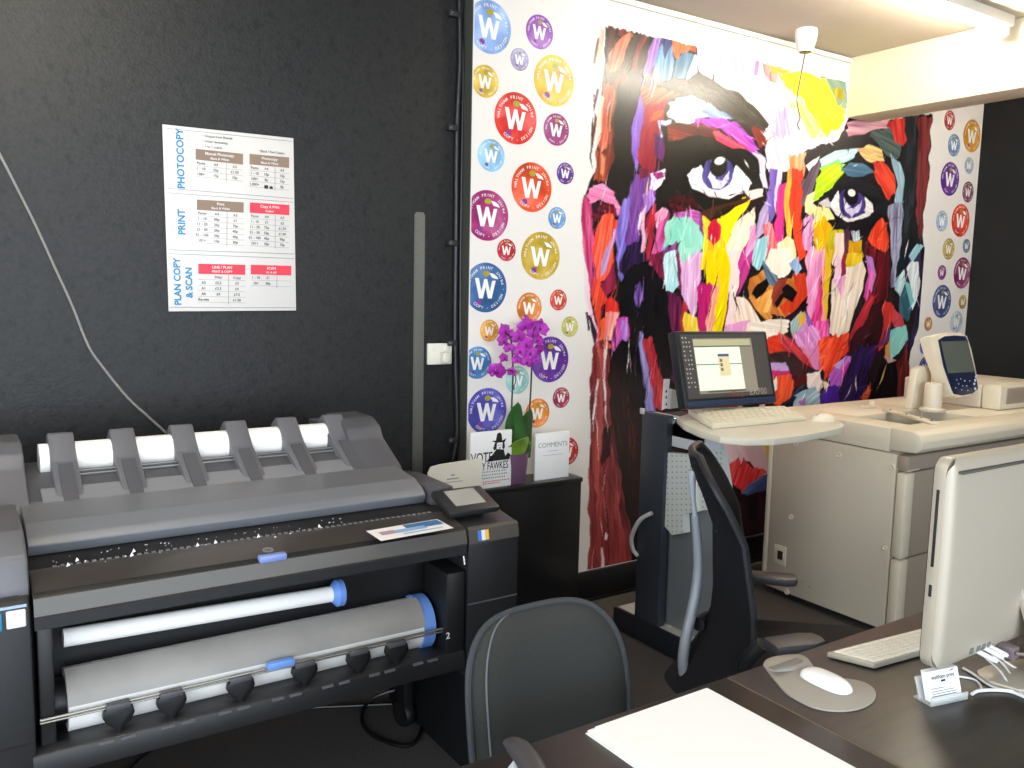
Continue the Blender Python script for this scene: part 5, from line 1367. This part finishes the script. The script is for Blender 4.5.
# ------------------------------------------------------------------ dark desk in the foreground (two leaves)
ZD = 0.73
M_desk = mat('desk_top', '28231f', 0.33, var=0.35, vscale=6, stretch=(1, 9, 9))
dk = thing('desk', 'dark brown wooden desk in the foreground carrying the papers', 'desk', (1.3, 0.5, 0))
SX = 1.27
MB().box(0.60, SX-0.001, -0.25, 1.115, ZD-0.03, ZD, 0.003).build('desk_leaf', M_desk, dk)
MB().box(SX+0.001, 2.75, -0.25, 1.115, ZD-0.03, ZD, 0.003).build('desk_leaf', M_desk, dk)
MB().box(SX-0.0012, SX+0.0012, -0.25, 1.113, ZD-0.012, ZD-0.0006).build('leaf_joint', mat('joint_pale', '7a6a52', 0.6), dk)
for x, y in ((0.66, 1.02), (2.68, 1.02), (0.66, -0.18), (2.68, -0.18)):
    MB().box(x-0.03, x+0.03, y-0.03, y+0.03, 0, ZD-0.03, 0.004).build('leg', M_gap, dk)
# white papers
M_sheet = mat('sheet_white', 'f8f8f8', 0.7)
SH = [((584, 738), (583, 746)), ]
P1, P2, P3 = on_z(707, 688, ZD+0.006), on_z(595, 727, ZD+0.006), on_z(850, 768, ZD+0.006)
ux = (P2-P1).normalized(); uy = (P3-P1); uy = (uy-ux*uy.dot(ux)).normalized()
W_, L_ = (P2-P1).length, 0.50
for i, (dx, dy, da) in enumerate(((0.022, 0.014, 0.004), (0.014, 0.009, -0.006), (0.018, 0.004, 0.004), (0.0, 0.0, 0.0))):
    z = ZD+0.0004+i*0.0016
    d1 = (ux+uy*da).normalized(); d2 = (uy-ux*da).normalized()
    o_ = Vector((P1.x, P1.y, z)) + d1*(dx-0.0) + d2*(-0.0+dy*0)
    b = MB(); q_ = [o_, o_+d1*W_, o_+d1*W_+d2*L_, o_+d2*L_]
    b.prism([(v.x, v.y) for v in q_], 'z', z, z+0.0013)
    n_ = ('lowest', 'second from the bottom', 'third from the bottom', 'topmost')[i]
    solo(b.build('paper_sheet', M_sheet), 'large white paper sheet on the desk, %s of the stack' % n_, 'paper', 'white sheets on the desk')

# mouse mat with wrist rest
mt = [(763, 665), (766, 660), (776, 656.5), (788, 655), (800, 655), (808, 659), (813, 666), (818, 673), (826, 677), (846, 679), (862, 682), (873, 688), (876, 695), (873, 702), (862, 708), (846, 711), (828, 710.5), (812, 707), (797, 700), (786, 693), (776, 682), (769, 673)]
pts = spline([on_z(x, y, ZD+0.003) for x, y in mt]+[on_z(*mt[0], ZD+0.003)], 3)[:-1]
b = MB(); b.prism([(v.x, v.y) for v in pts], 'z', ZD+0.0002, ZD+0.005, 0.0015)
mm = thing('mouse_mat', 'grey kidney-shaped mouse mat on the dark desk', 'mouse mat', tuple(on_z(820, 685, ZD)))
b.build('pad', mat('mat_grey', '9c968c', 0.7, bump=0.1, bscale=900), mm)
w0, w1 = on_z(770, 664, ZD+0.005), on_z(812, 668, ZD+0.005)
wr = [(764, 665), (768, 660), (780, 656.5), (794, 656), (806, 659), (811, 666), (800, 670), (782, 672), (770, 671)]
ctr = on_z(788, 664, ZD+0.005); ring = spline([on_z(x, y, ZD+0.005) for x, y in wr]+[on_z(*wr[0], ZD+0.005)], 3)[:-1]
b = MB(); b.grid(lambda i, j: ctr+(ring[i]-ctr)*math.cos(math.pi/2*j/6)*0.96+Vector((0, 0, 0.011*math.sin(math.pi/2*j/6))), len(ring), 7, True)
b.build('wrist_rest', MATS['mat_grey'], mm)
b = MB()
cc = on_z(786, 664, ZD+0.0165); b.box(cc.x-0.045, cc.x+0.045, cc.y-0.008, cc.y+0.008, cc.z-0.0015, cc.z+0.0006, 0.0004)
b.build('label_patch', mat('patch_grey', '7c766c', 0.7), mm)
# white mouse
m0, m1 = on_z(803, 669, ZD+0.012), on_z(850, 691, ZD+0.012)
c = (m0+m1)/2; c.z = ZD+0.006; ax = (m1-m0); ax.z = 0; L = ax.length/2; ax.normalize(); s_ = Vector((-ax.y, ax.x, 0))
b = MB()
def P(i, j):
    a = 2*math.pi*i/32; t = math.pi/2*j/8
    ex = math.copysign(abs(math.cos(a))**0.75, math.cos(a)); ey = math.copysign(abs(math.sin(a))**0.75, math.sin(a))
    return c+ax*(L*ex*math.cos(t)**0.55)+s_*(0.028*ey*math.cos(t)**0.55)+Vector((0, 0, 0.019*math.sin(t)))
b.grid(P, 32, 9, True)
mw_ = thing('mouse', 'slim white mouse lying on the grey mouse mat', 'mouse', tuple(c), 'computer mice')
b.build('shell', mat('gloss_white', 'f2f2f2', 0.2), mw_)
b = MB(); b.grid(lambda i, j: c+ax*(L*0.93*math.cos(2*math.pi*i/32))+s_*(0.026*math.sin(2*math.pi*i/32))+Vector((0, 0, -0.0008+0.002*j)), 32, 2, True)
b.build('base_rim', mat('alu_rim', 'a8a8aa', 0.3, 0.8), mw_)
# slim aluminium keyboard
M_alu = mat('aluminium', 'b0a797', 0.42, 0.2)
M_kal = mat('keyboard_alu', 'a39c8c', 0.45, 0.2)
z_ = ZD+0.001
BLk, BRk = on_z(874, 669.5, z_), on_z(962, 645, z_)
TLk = on_z(827, 652, z_+0.012); TLk.z = z_; 
keyboard('keyboard', 'slim white aluminium keyboard on the desk behind the computer', BLk, BLk+(BRk-BLk).normalized()*0.43, TLk+(BRk-BLk).normalized()*0.43, TLk, 0.012, M_kal, mat('key_white', 'eeeade', 0.45), 6, 14, 0.0, True)

# ------------------------------------------------------------------ all-in-one computer seen from behind
YI = 0.85
cmp_ = thing('computer', 'silver all-in-one computer seen from behind on the desk', 'computer', (1.80, 0.80, ZD))
x0, x1 = 1.515, 2.15
zb, zt_ = 0.795, 1.200
tl = 0.10
def Mtilt(): return Matrix.Translation((0, YI, zb)) @ Matrix.Rotation(-tl*0.0, 4, 'X') @ Matrix.Translation((0, -YI, -zb))
# curved aluminium back: rounded rectangle outline, bulging towards the viewer
b = MB(); nx, nz_ = 40, 28
def back(i, j):
    u = i/(nx-1); v = j/(nz_-1)
    # ease the sampling toward the rim
    uu = 0.5-0.5*math.cos(math.pi*u); vv = 0.5-0.5*math.cos(math.pi*v)
    x = x0+(x1-x0)*uu; z = zb+(zt_-zb)*vv
    r = 0.026; cxm = min(max(x, x0+r), x1-r); czm = min(max(z, zb+r), zt_-r)
    d = Vector((x-cxm, 0, z-czm))
    if d.length > r: d = d.normalized()*r
    x, z = cxm+d.x, czm+d.z
    ex = min(x-x0, x1-x); ez = min(z-zb, zt_-z)
    e = max(0, min(ex, ez, 0.02))
    y = YI-0.012 - 0.012*math.sqrt(max(0, 1-(1-e/0.02)**2)) - 0.012*(math.sin(math.pi*uu)**0.7)*(math.sin(math.pi*vv)**0.7)
    return (x, y, z)
b.grid(back, nx, nz_)
bb_ = b.build('rear_shell', M_alu, cmp_, ang=1.2)
b = MB(); r = 0.026; pr = []
for (cx_, cz_, a0) in ((x1-r, zt_-r, 0), (x0+r, zt_-r, 90), (x0+r, zb+r, 180), (x1-r, zb+r, 270)):
    for k in range(7):
        a = R(a0+90*k/6); pr.append((cx_+r*math.cos(a), cz_+r*math.sin(a)))
b.prism(pr, 'y', YI-0.012, YI+0.012, 0.002); b.build('side_frame', M_alu, cmp_)
b = MB(); b.prism([(x*0.992+0.0145, z*0.985+0.0155) for x, z in pr], 'y', YI+0.012, YI+0.0135); b.build('screen_glass', mat('glass_black', '08080a', 0.08), cmp_)
c0, c1 = on_x(943, 491, x0-0.0008), on_x(942, 570, x0-0.0008)
MB().box(x0-0.0008, x0+0.004, YI-0.002, YI+0.004, c1.z, c0.z, 0.0005).build('disc_slot', M_gap, cmp_)
c2, c3 = on_x(940, 588, x0-0.0008), on_x(939, 600, x0-0.0008)
MB().box(x0-0.0008, x0+0.004, YI-0.002, YI+0.004, c3.z, c2.z, 0.0005).build('card_slot', M_gap, cmp_)
g0, g1 = on_y(971, 458, YI-0.045), on_y(1030, 451, YI-0.045)
MB().box(g0.x, x1-0.08, YI-0.034, YI-0.015, zt_-0.026, zt_-0.021, 0.001).build('vent_slit', mat('slit_dark', '4a4640', 0.7), cmp_)
# stand: L foot and neck
b = MB(); b.prism([(YI-0.03, 0.92), (YI-0.015, 0.92), (YI-0.06, 0.80), (YI-0.10, ZD+0.012), (YI-0.115, ZD+0.012), (YI-0.08, 0.80)], 'x', 1.79, 1.96, 0.002); b.build('stand_neck', M_alu, cmp_)
fp = [on_z(x, y, ZD+0.010) for x, y in ((977, 672), (981, 667), (1000, 662), (1040, 655))]
b = MB(); F0 = fp[0]
pf = [on_z(x, y, ZD+0.010) for x, y in ((977, 670), (985, 666), (1010, 660), (1045, 656), (1075, 680), (1045, 692), (1018, 689), (990, 681), (979, 675))]
b.prism([(v.x, v.y) for v in pf], 'z', ZD+0.0003, ZD+0.010, 0.002); b.build('stand_foot', M_alu, cmp_)
# ports
def yb(px, py):
    v = on_y(px, py, YI-0.027); return v
for px, py in ((972, 651), (979, 648.5), (984, 646.5), (989, 644.5)):
    c = yb(px, py); MB().box(c.x-0.007, c.x+0.007, c.y-0.0008, c.y+0.02, c.z-0.006, c.z+0.006, 0.002).build('port', mat('port_grey', '6a6864', 0.5), cmp_)
# white plugs and leads
M_lead = mat('lead_white', 'ececec', 0.4)
ends = [((980, 652), [(985, 657), (1000, 671), (1012, 688), (1030, 697)]), ((986, 648.5), [(992, 655), (1003, 664), (1016, 680), (1040, 690)]), ((990.5, 646.5), [(996, 652), (1006, 662), (1024, 672), (1050, 680)])]
wl = ('left', 'middle', 'right')
for k, ((px, py), path) in enumerate(ends):
    c = yb(px, py); t = thing('computer_lead', 'white lead with plug, %s of the three in the computer back' % wl[k], 'cable', tuple(c), 'white leads of the computer')
    d = Vector((0.10, -1, -0.25)).normalized()
    MB().tube([c+Vector((0, 0.006, 0)), c+d*0.03, c+d*0.034], [0.0062, 0.0062, 0.004], 12, flat=(1, 0.75)).build('plug', M_lead, t)
    pts = [c+d*0.032]
    n = len(path)
    for i, (x, y) in enumerate(path):
        z = (c.z-0.03)+(ZD+0.004-(c.z-0.03))*((i+1)/(n-1)) if i < n-1 else ZD+0.0035
        z = max(z, ZD+0.0035); pts.append(on_z(x, y, z))
    MB().tube(pts, 0.0021, 8, smooth=5).build('lead', M_lead, t)
c = yb(1001, 648); t = thing('audio_adapter', 'dull purple plug block right of the white plugs', 'plug', tuple(c))
MB().box(c.x-0.012, c.x+0.014, c.y-0.03, c.y+0.006, c.z-0.014, c.z+0.012, 0.004).build('block', mat('plug_mauve', '75666a', 0.5), t)
MB().tube([c+Vector((0.012, -0.02, -0.004)), on_z(1020, 654, 0.80), on_z(1045, 656, 0.79)], 0.003, 8, smooth=5).build('lead', mat('lead_mauve', '8c7c78', 0.5), t)
loops = [('white lead curling behind the card holder to the desk edge', [(925, 671), (934, 675), (950, 676), (962, 677), (975, 680), (981, 687), (980, 691)]),
         ('thick white lead running along the desk to the right edge', [(972, 694), (978, 691), (992, 690), (1008, 691), (1020, 695), (1040, 704)]),
         ('white lead slanting out from under the computer', [(963, 668), (972, 673), (984, 682), (996, 688), (1012, 690.5), (1034, 692)])]
for k, (lb_, path) in enumerate(loops):
    r_ = (0.0022, 0.0033, 0.0024)[k]
    solo(MB().tube([on_z(x, y, ZD+r_+0.0002+k*0.0004) for x, y in path], r_, 8, smooth=5).build('lead', M_lead), lb_, 'cable', 'white leads of the computer')
# card holder with business cards
a, b_ = on_z(931, 707, ZD+0.001), on_z(968, 699, ZD+0.001)
ux = (b_-a); Wc = ux.length; ux.normalize(); uy = Vector((-ux.y, ux.x, 0))
Mh = Matrix(((ux.x, uy.x, 0, a.x), (ux.y, uy.y, 0, a.y), (0, 0, 1, ZD), (0, 0, 0, 1)))
M_clear = mat('clear_acrylic', 'e4e8e8', 0.1); M_clear.node_tree.nodes['Principled BSDF'].inputs['Alpha'].default_value = 0.4
chd = thing('card_holder', 'small clear acrylic card holder on the desk before the computer', 'card holder', tuple(a+ux*Wc/2+uy*0.02))
MB().box(0, Wc, 0, 0.042, 0.0, 0.004, 0.001, M=Mh).build('base', M_clear, chd)
MB().box(0, Wc, 0.0, 0.003, 0.004, 0.016, 0.001, M=Mh).build('front_lip', M_clear, chd)
b = MB(); b.prism([(0.026, 0.003), (0.029, 0.003), (0.043, 0.042), (0.040, 0.042)], 'x', 0.0, Wc, M=Mh); b.build('back_rest', M_clear, chd)
b = MB(); b.prism([(0.008, 0.005), (0.020, 0.005), (0.036, 0.057), (0.024, 0.057)], 'x', Wc*0.07, Wc*0.93, M=Mh)
bc = solo(b.build('business_cards', M_card), 'white waltham print business cards standing in the clear holder', 'cards')
up = (Mh.to_3x3() @ Vector((0, 0.016, 0.052))).normalized(); cn = ux.cross(up).normalized()
if cn.y > 0: cn = -cn
def bcp(u, v): return Mh @ Vector((Wc*0.07+Wc*0.86*u, 0.008+0.016*v, 0.005+0.052*v)) + cn*0.0005
b = MB(); b.text('waltham print', bcp(0.5, 0.78), ux, up, 0.0118, 0.012, xs=0.90); b.build('lettering', M_ink, bc, smooth=False)
b = MB()
b.face([bcp(0.70, 0.90), bcp(0.82, 0.92), bcp(0.88, 0.99), bcp(0.80, 0.96)]); b.face([bcp(0.42, 0.60), bcp(0.56, 0.60), bcp(0.56, 0.67), bcp(0.42, 0.67)])
b.build('logo_mark', M_ink, bc, smooth=False)
b = MB()
for v, l in ((0.30, 0.80), (0.22, 0.86), (0.14, 0.84), (0.40, 0.5)):
    b.face([bcp(0.08, v), bcp(l, v), bcp(l, v+0.028), bcp(0.08, v+0.028)])
b.build('text_lines', M_gr, bc, smooth=False)
for o_ in bc.children:
    o_.parent = bc; o_.matrix_parent_inverse = Matrix.Identity(4)

# ------------------------------------------------------------------ chairs
M_fab = mat('charcoal_fabric', '363735', 0.9, var=0.12, vscale=300, bump=0.35, bscale=1200, spec=0.2)
M_chp = mat('chair_plastic', '1b1b1d', 0.45); M_arm = mat('armrest', '37353a', 0.45)
ch = thing('task_chair', 'charcoal upholstered task chair tucked at the far side of the desk', 'chair', (0.95, 1.40, 0))
def cp_(u, v, k):
    # backrest shell: u across -1..1, v up 0..1, k 0 front / 1 back
    w_ = 0.195+0.012*math.sin(math.pi*v)-0.03*max(0, v-0.6)/0.4
    top = 0.885
    # rounded top: superellipse
    z = 0.50+(top-0.50)*v
    x = 1.0+u*w_
    return x, z
b = MB(); nu, nv = 25, 30
def backr(i, j, front):
    a = -1+2*i/(nu-1)
    th = math.pi/2*max(0, j-8)/(nv-9); v = 0.45*j/8 if j <= 8 else 0.45+0.55*math.sin(th)**(2/4.2)
    z0, z1 = 0.46, 0.818
    # outline: sides straight, top corners rounded by a superellipse
    t = max(0.0, (v-0.45)/0.55)
    hw = 0.200*max(0.0, math.cos(th))**(2/3.4) if j < nv-1 else 0.0
    hw *= 0.94+0.06*math.sin(math.pi*min(1, v*1.1))
    x = 1.022+a*hw; z = z0+(z1-z0)*v
    ae = a*hw/0.2; edge = (1-abs(a)**6)*(1-t**8)
    y = 1.335+0.07*v+0.035*(1-ae*ae) - (0.030*edge if front else -0.022*edge) - 0.012*math.sin(math.pi*v)
    return (x, y, z)
b.grid(lambda i, j: backr(i, j, True), nu, nv)
b.build('backrest', M_fab, ch, ang=1.4)
b = MB(); b.grid(lambda i, j: backr(i, j, False), nu, nv); b.build('back_shell', M_chp, ch, ang=1.4)
b = MB()
lp = [Vector(backr(0, j, True))+Vector((-0.003, 0.0, 0)) for j in range(nv)]
rp = [Vector(backr(nu-1, j, True))+Vector((0.003, 0.0, 0)) for j in range(nv)]
b.tube(lp[:-1]+[Vector(backr(12, nv-1, True))]+rp[:-1][::-1], 0.007, 8)
b.build('edge_band', mat('fabric_edge', '34373a', 0.85), ch)
b = MB(); b.tube([Vector(backr(2, j, True))+Vector((0, -0.001, 0)) for j in range(0, nv-3)], 0.0022, 6)
b.build('piping', mat('piping_grey', '5c6164', 0.6), ch)
b = MB(); b.box(0.78, 1.19, 1.02, 1.36, 0.42, 0.49, 0.03, 4); b.build('seat', M_fab, ch)
MB().tube([(0.985, 1.38, 0.62), (0.985, 1.44, 0.50), (0.985, 1.40, 0.40), (0.985, 1.25, 0.39)], 0.018, 12, smooth=4).build('back_bar', M_chp, ch)
MB().tube([(0.985, 1.2, 0.10), (0.985, 1.2, 0.40)], [0.03, 0.022], 16).build('gas_column', M_chp, ch)
for k in range(5):
    a = R(90+72*k); e = Vector((0.985+0.27*math.cos(a), 1.2+0.27*math.sin(a), 0.07))
    f_ = MB().tube([(0.985, 1.2, 0.12), tuple(e+Vector((0, 0, 0.015)))], [0.026, 0.016], 10).build('base_arm', M_chp, ch)
    MB().lathe([(0, -0.02), (0.028, -0.02), (0.032, 0), (0.028, 0.02), (0, 0.02)], (e.x, e.y, 0.034), 16, (math.sin(a), -math.cos(a), 0)).build('castor', M_chp, f_)
# armrests
A0 = on_z(508, 738, 0.775); A1 = on_z(537, 775, 0.765)
ap = [on_z(509, 741, 0.768), on_z(517, 746, 0.772), on_z(531, 765, 0.768), on_z(543, 795, 0.76)]
MB().tube(ap, [0.012, 0.020, 0.022, 0.020], 14, smooth=6, flat=(1, 0.5)).build('armrest', M_arm, ch)
MB().tube([ap[1]+Vector((-0.012, -0.03, -0.014)), ap[1]+Vector((-0.01, 0.03, -0.10)), (0.76, 1.17, 0.52), (0.80, 1.20, 0.43)], 0.014, 10, smooth=4).build('arm_support', mat('pale_bracket', 'c8ccd0', 0.4), ch)
MB().tube([(1.245, 0.98, 0.585), (1.248, 1.12, 0.59), (1.24, 1.24, 0.585)], [0.024, 0.03, 0.022], 14, smooth=5, flat=(1, 0.45)).build('armrest', M_arm, ch)
MB().tube([(1.243, 1.14, 0.58), (1.22, 1.16, 0.5), (1.17, 1.22, 0.43)], 0.014, 10, smooth=4).build('arm_support', MATS['pale_bracket'], ch)

# mesh-back chair facing right
M_mesh = mat('mesh_black', '15151a', 0.75, bump=0.3, bscale=1500, spec=0.25)
M_frm = mat('frame_silver', '9298a0', 0.4, 0.25)
mc = thing('mesh_chair', 'black mesh back office chair with pale curved frame beside the stand', 'chair', (1.90, 1.56, 0))
Fd = Vector((0.70, -0.714, 0)); Wd_ = Vector((0.714, 0.70, 0)); C0 = Vector((1.90, 1.56, 0))
def L3(f_, w_, z): return C0+Fd*f_+Wd_*w_+Vector((0, 0, z))
# profile in the plane of the chair: (height, forward offset)
PR = [(0.36, -0.125), (0.42, -0.085), (0.50, -0.045), (0.58, -0.028), (0.66, -0.034), (0.75, -0.050), (0.84, -0.066), (0.93, -0.112), (1.00, -0.158), (1.045, -0.188)]
def prof(t):
    x = t*(len(PR)-1); i = min(int(x), len(PR)-2); f_ = x-i
    return (PR[i][0]*(1-f_)+PR[i+1][0]*f_, PR[i][1]*(1-f_)+PR[i+1][1]*f_)
b = MB()
def Pm(i, j):
    u = -1+2*i/16; t = j/30
    z, f_ = prof(t)
    hw = 0.215*min(1, 0.70+0.55*math.sin(math.pi*min(1, max(0, t*0.9+0.08))))*(1 if t < 0.86 else (1-((t-0.86)/0.14)**2*0.35))
    f2 = f_-(1-u*u)*(0.022+0.105*max(0, 1-t)**0.75)
    return L3(f2, u*hw, z)
b.grid(Pm, 17, 31)
o = b.build('backrest_mesh', M_mesh, mc, ang=1.5); sm = o.modifiers.new('thickness', 'SOLIDIFY'); sm.thickness = 0.018; sm.offset = 0
b = MB(); ed = [Pm(0, j) for j in range(31)]+[Pm(i, 30) for i in range(1, 16)]+[Pm(16, j) for j in range(30, -1, -1)]
b.tube(ed, 0.011, 8); b.build('backrest_frame', mat('frame_black', '1d1d21', 0.5), mc)
# pale curved spine outside the back
sp2 = [(692, 478), (692.5, 500), (695, 515), (697, 540), (698, 565), (696, 590), (691, 615), (685.5, 640), (683, 662), (685, 678), (691, 692), (702, 706)]
sY = lambda i: 1.66+0.0*i
MB().tube([on_y(x, y, 1.66) for x, y in sp2[2:]], [0.0115, 0.0125, 0.0135, 0.015, 0.0155, 0.016, 0.0155, 0.015, 0.014, 0.012], 14, smooth=5).build('spine', M_frm, mc)
MB().tube([on_y(x, y, 1.66) for x, y in ((692.5, 470), (692, 480), (693, 498), (695, 517))], [0.013, 0.011, 0.007, 0.007], 14, smooth=4).build('spine_tip', mat('tip_silver', 'b4bac2', 0.3, 0.3), mc)
k0 = on_y(703, 621, 1.665); MB().tube([k0+Vector((-0.03, -0.01, 0)), k0+Vector((0.03, 0.01, 0))], 0.020, 14).build('tension_knob', M_chp, mc)
b = MB(); b.prism([(-0.04, 0.43), (0.30, 0.43), (0.36, 0.45), (0.36, 0.475), (0.30, 0.49), (-0.04, 0.48)], 'x', -0.23, 0.23, 0.012, M=Matrix(((Wd_.x, Fd.x, 0, C0.x), (Wd_.y, Fd.y, 0, C0.y), (0, 0, 1, 0), (0, 0, 0, 1))))
b.build('seat', M_mesh, mc)
def armrest(px0, py0, px1, py1, z, nm):
    p0, p1 = on_z(px0, py0, z), on_z(px1, py1, z)
    d = (p1-p0); l = d.length; d.normalize(); s_ = Vector((-d.y, d.x, 0))
    M_ = Matrix(((d.x, s_.x, 0, p0.x), (d.y, s_.y, 0, p0.y), (0, 0, 1, z), (0, 0, 0, 1)))
    b = MB(); b.prism([(0, -0.032), (l*0.7, -0.038), (l*0.95, -0.028), (l, 0), (l*0.95, 0.028), (l*0.7, 0.038), (0, 0.032)], 'z', -0.024, 0, 0.006, M=M_)
    return b.build('armrest', M_arm, mc)
armrest(752, 573, 798, 577, 0.62, 'far'); armrest(770, 642, 822, 636, 0.645, 'near')
for (w_) in (-0.26, 0.26):
    MB().tube([L3(-0.01, w_, 0.60), L3(-0.05, w_*0.9, 0.53), L3(-0.04, w_*0.7, 0.44)], [0.02, 0.02, 0.016], 10, smooth=4).build('arm_support', M_chp, mc)
MB().tube([L3(0.13, 0, 0.09), L3(0.13, 0, 0.43)], [0.032, 0.024], 16).build('gas_column', M_chp, mc)
for k in range(5):
    a = R(20+72*k); e = L3(0.13+0.29*math.cos(a), 0.29*math.sin(a), 0.0); cc = L3(0.13, 0, 0.12)
    f_ = MB().tube([cc, e+Vector((0, 0, 0.085))], [0.028, 0.016], 10).build('base_arm', M_chp, mc)
    d = (e-L3(0.13, 0, 0)).normalized()
    MB().lathe([(0, -0.02), (0.028, -0.02), (0.032, 0), (0.028, 0.02), (0, 0.02)], (e.x, e.y, 0.034), 16, (d.y, -d.x, 0)).build('castor', M_chp, f_)

# cables on the floor under the plotter
pts = [on_z(x, y, 0.006) for x, y in ((95, 768), (150, 742), (200, 728), (260, 715), (300, 708), (345, 706), (380, 704), (405, 706))]
solo(MB().tube([on_z(x, y, 0.006) for x, y in ((120, 780), (148, 752), (200, 730), (262, 713), (310, 708), (350, 706), (392, 704))], 0.005, 8, smooth=5).build('cable', M_skirt), 'long black cable lying on the carpet under the plotter', 'cable', 'cables on the floor')
solo(MB().tube([on_z(395, 690, 0.05), on_z(375, 697, 0.03), on_z(364, 708, 0.008), on_z(362, 722, 0.006), on_z(372, 735, 0.006), on_z(392, 744, 0.006), on_z(408, 746, 0.006), on_z(418, 738, 0.008), on_z(423, 720, 0.02), on_z(420, 700, 0.08), on_z(416, 688, 0.14)], 0.006, 8, smooth=6).build('cable', M_skirt), 'black cable loop hanging onto the carpet by the castor', 'cable', 'cables on the floor')
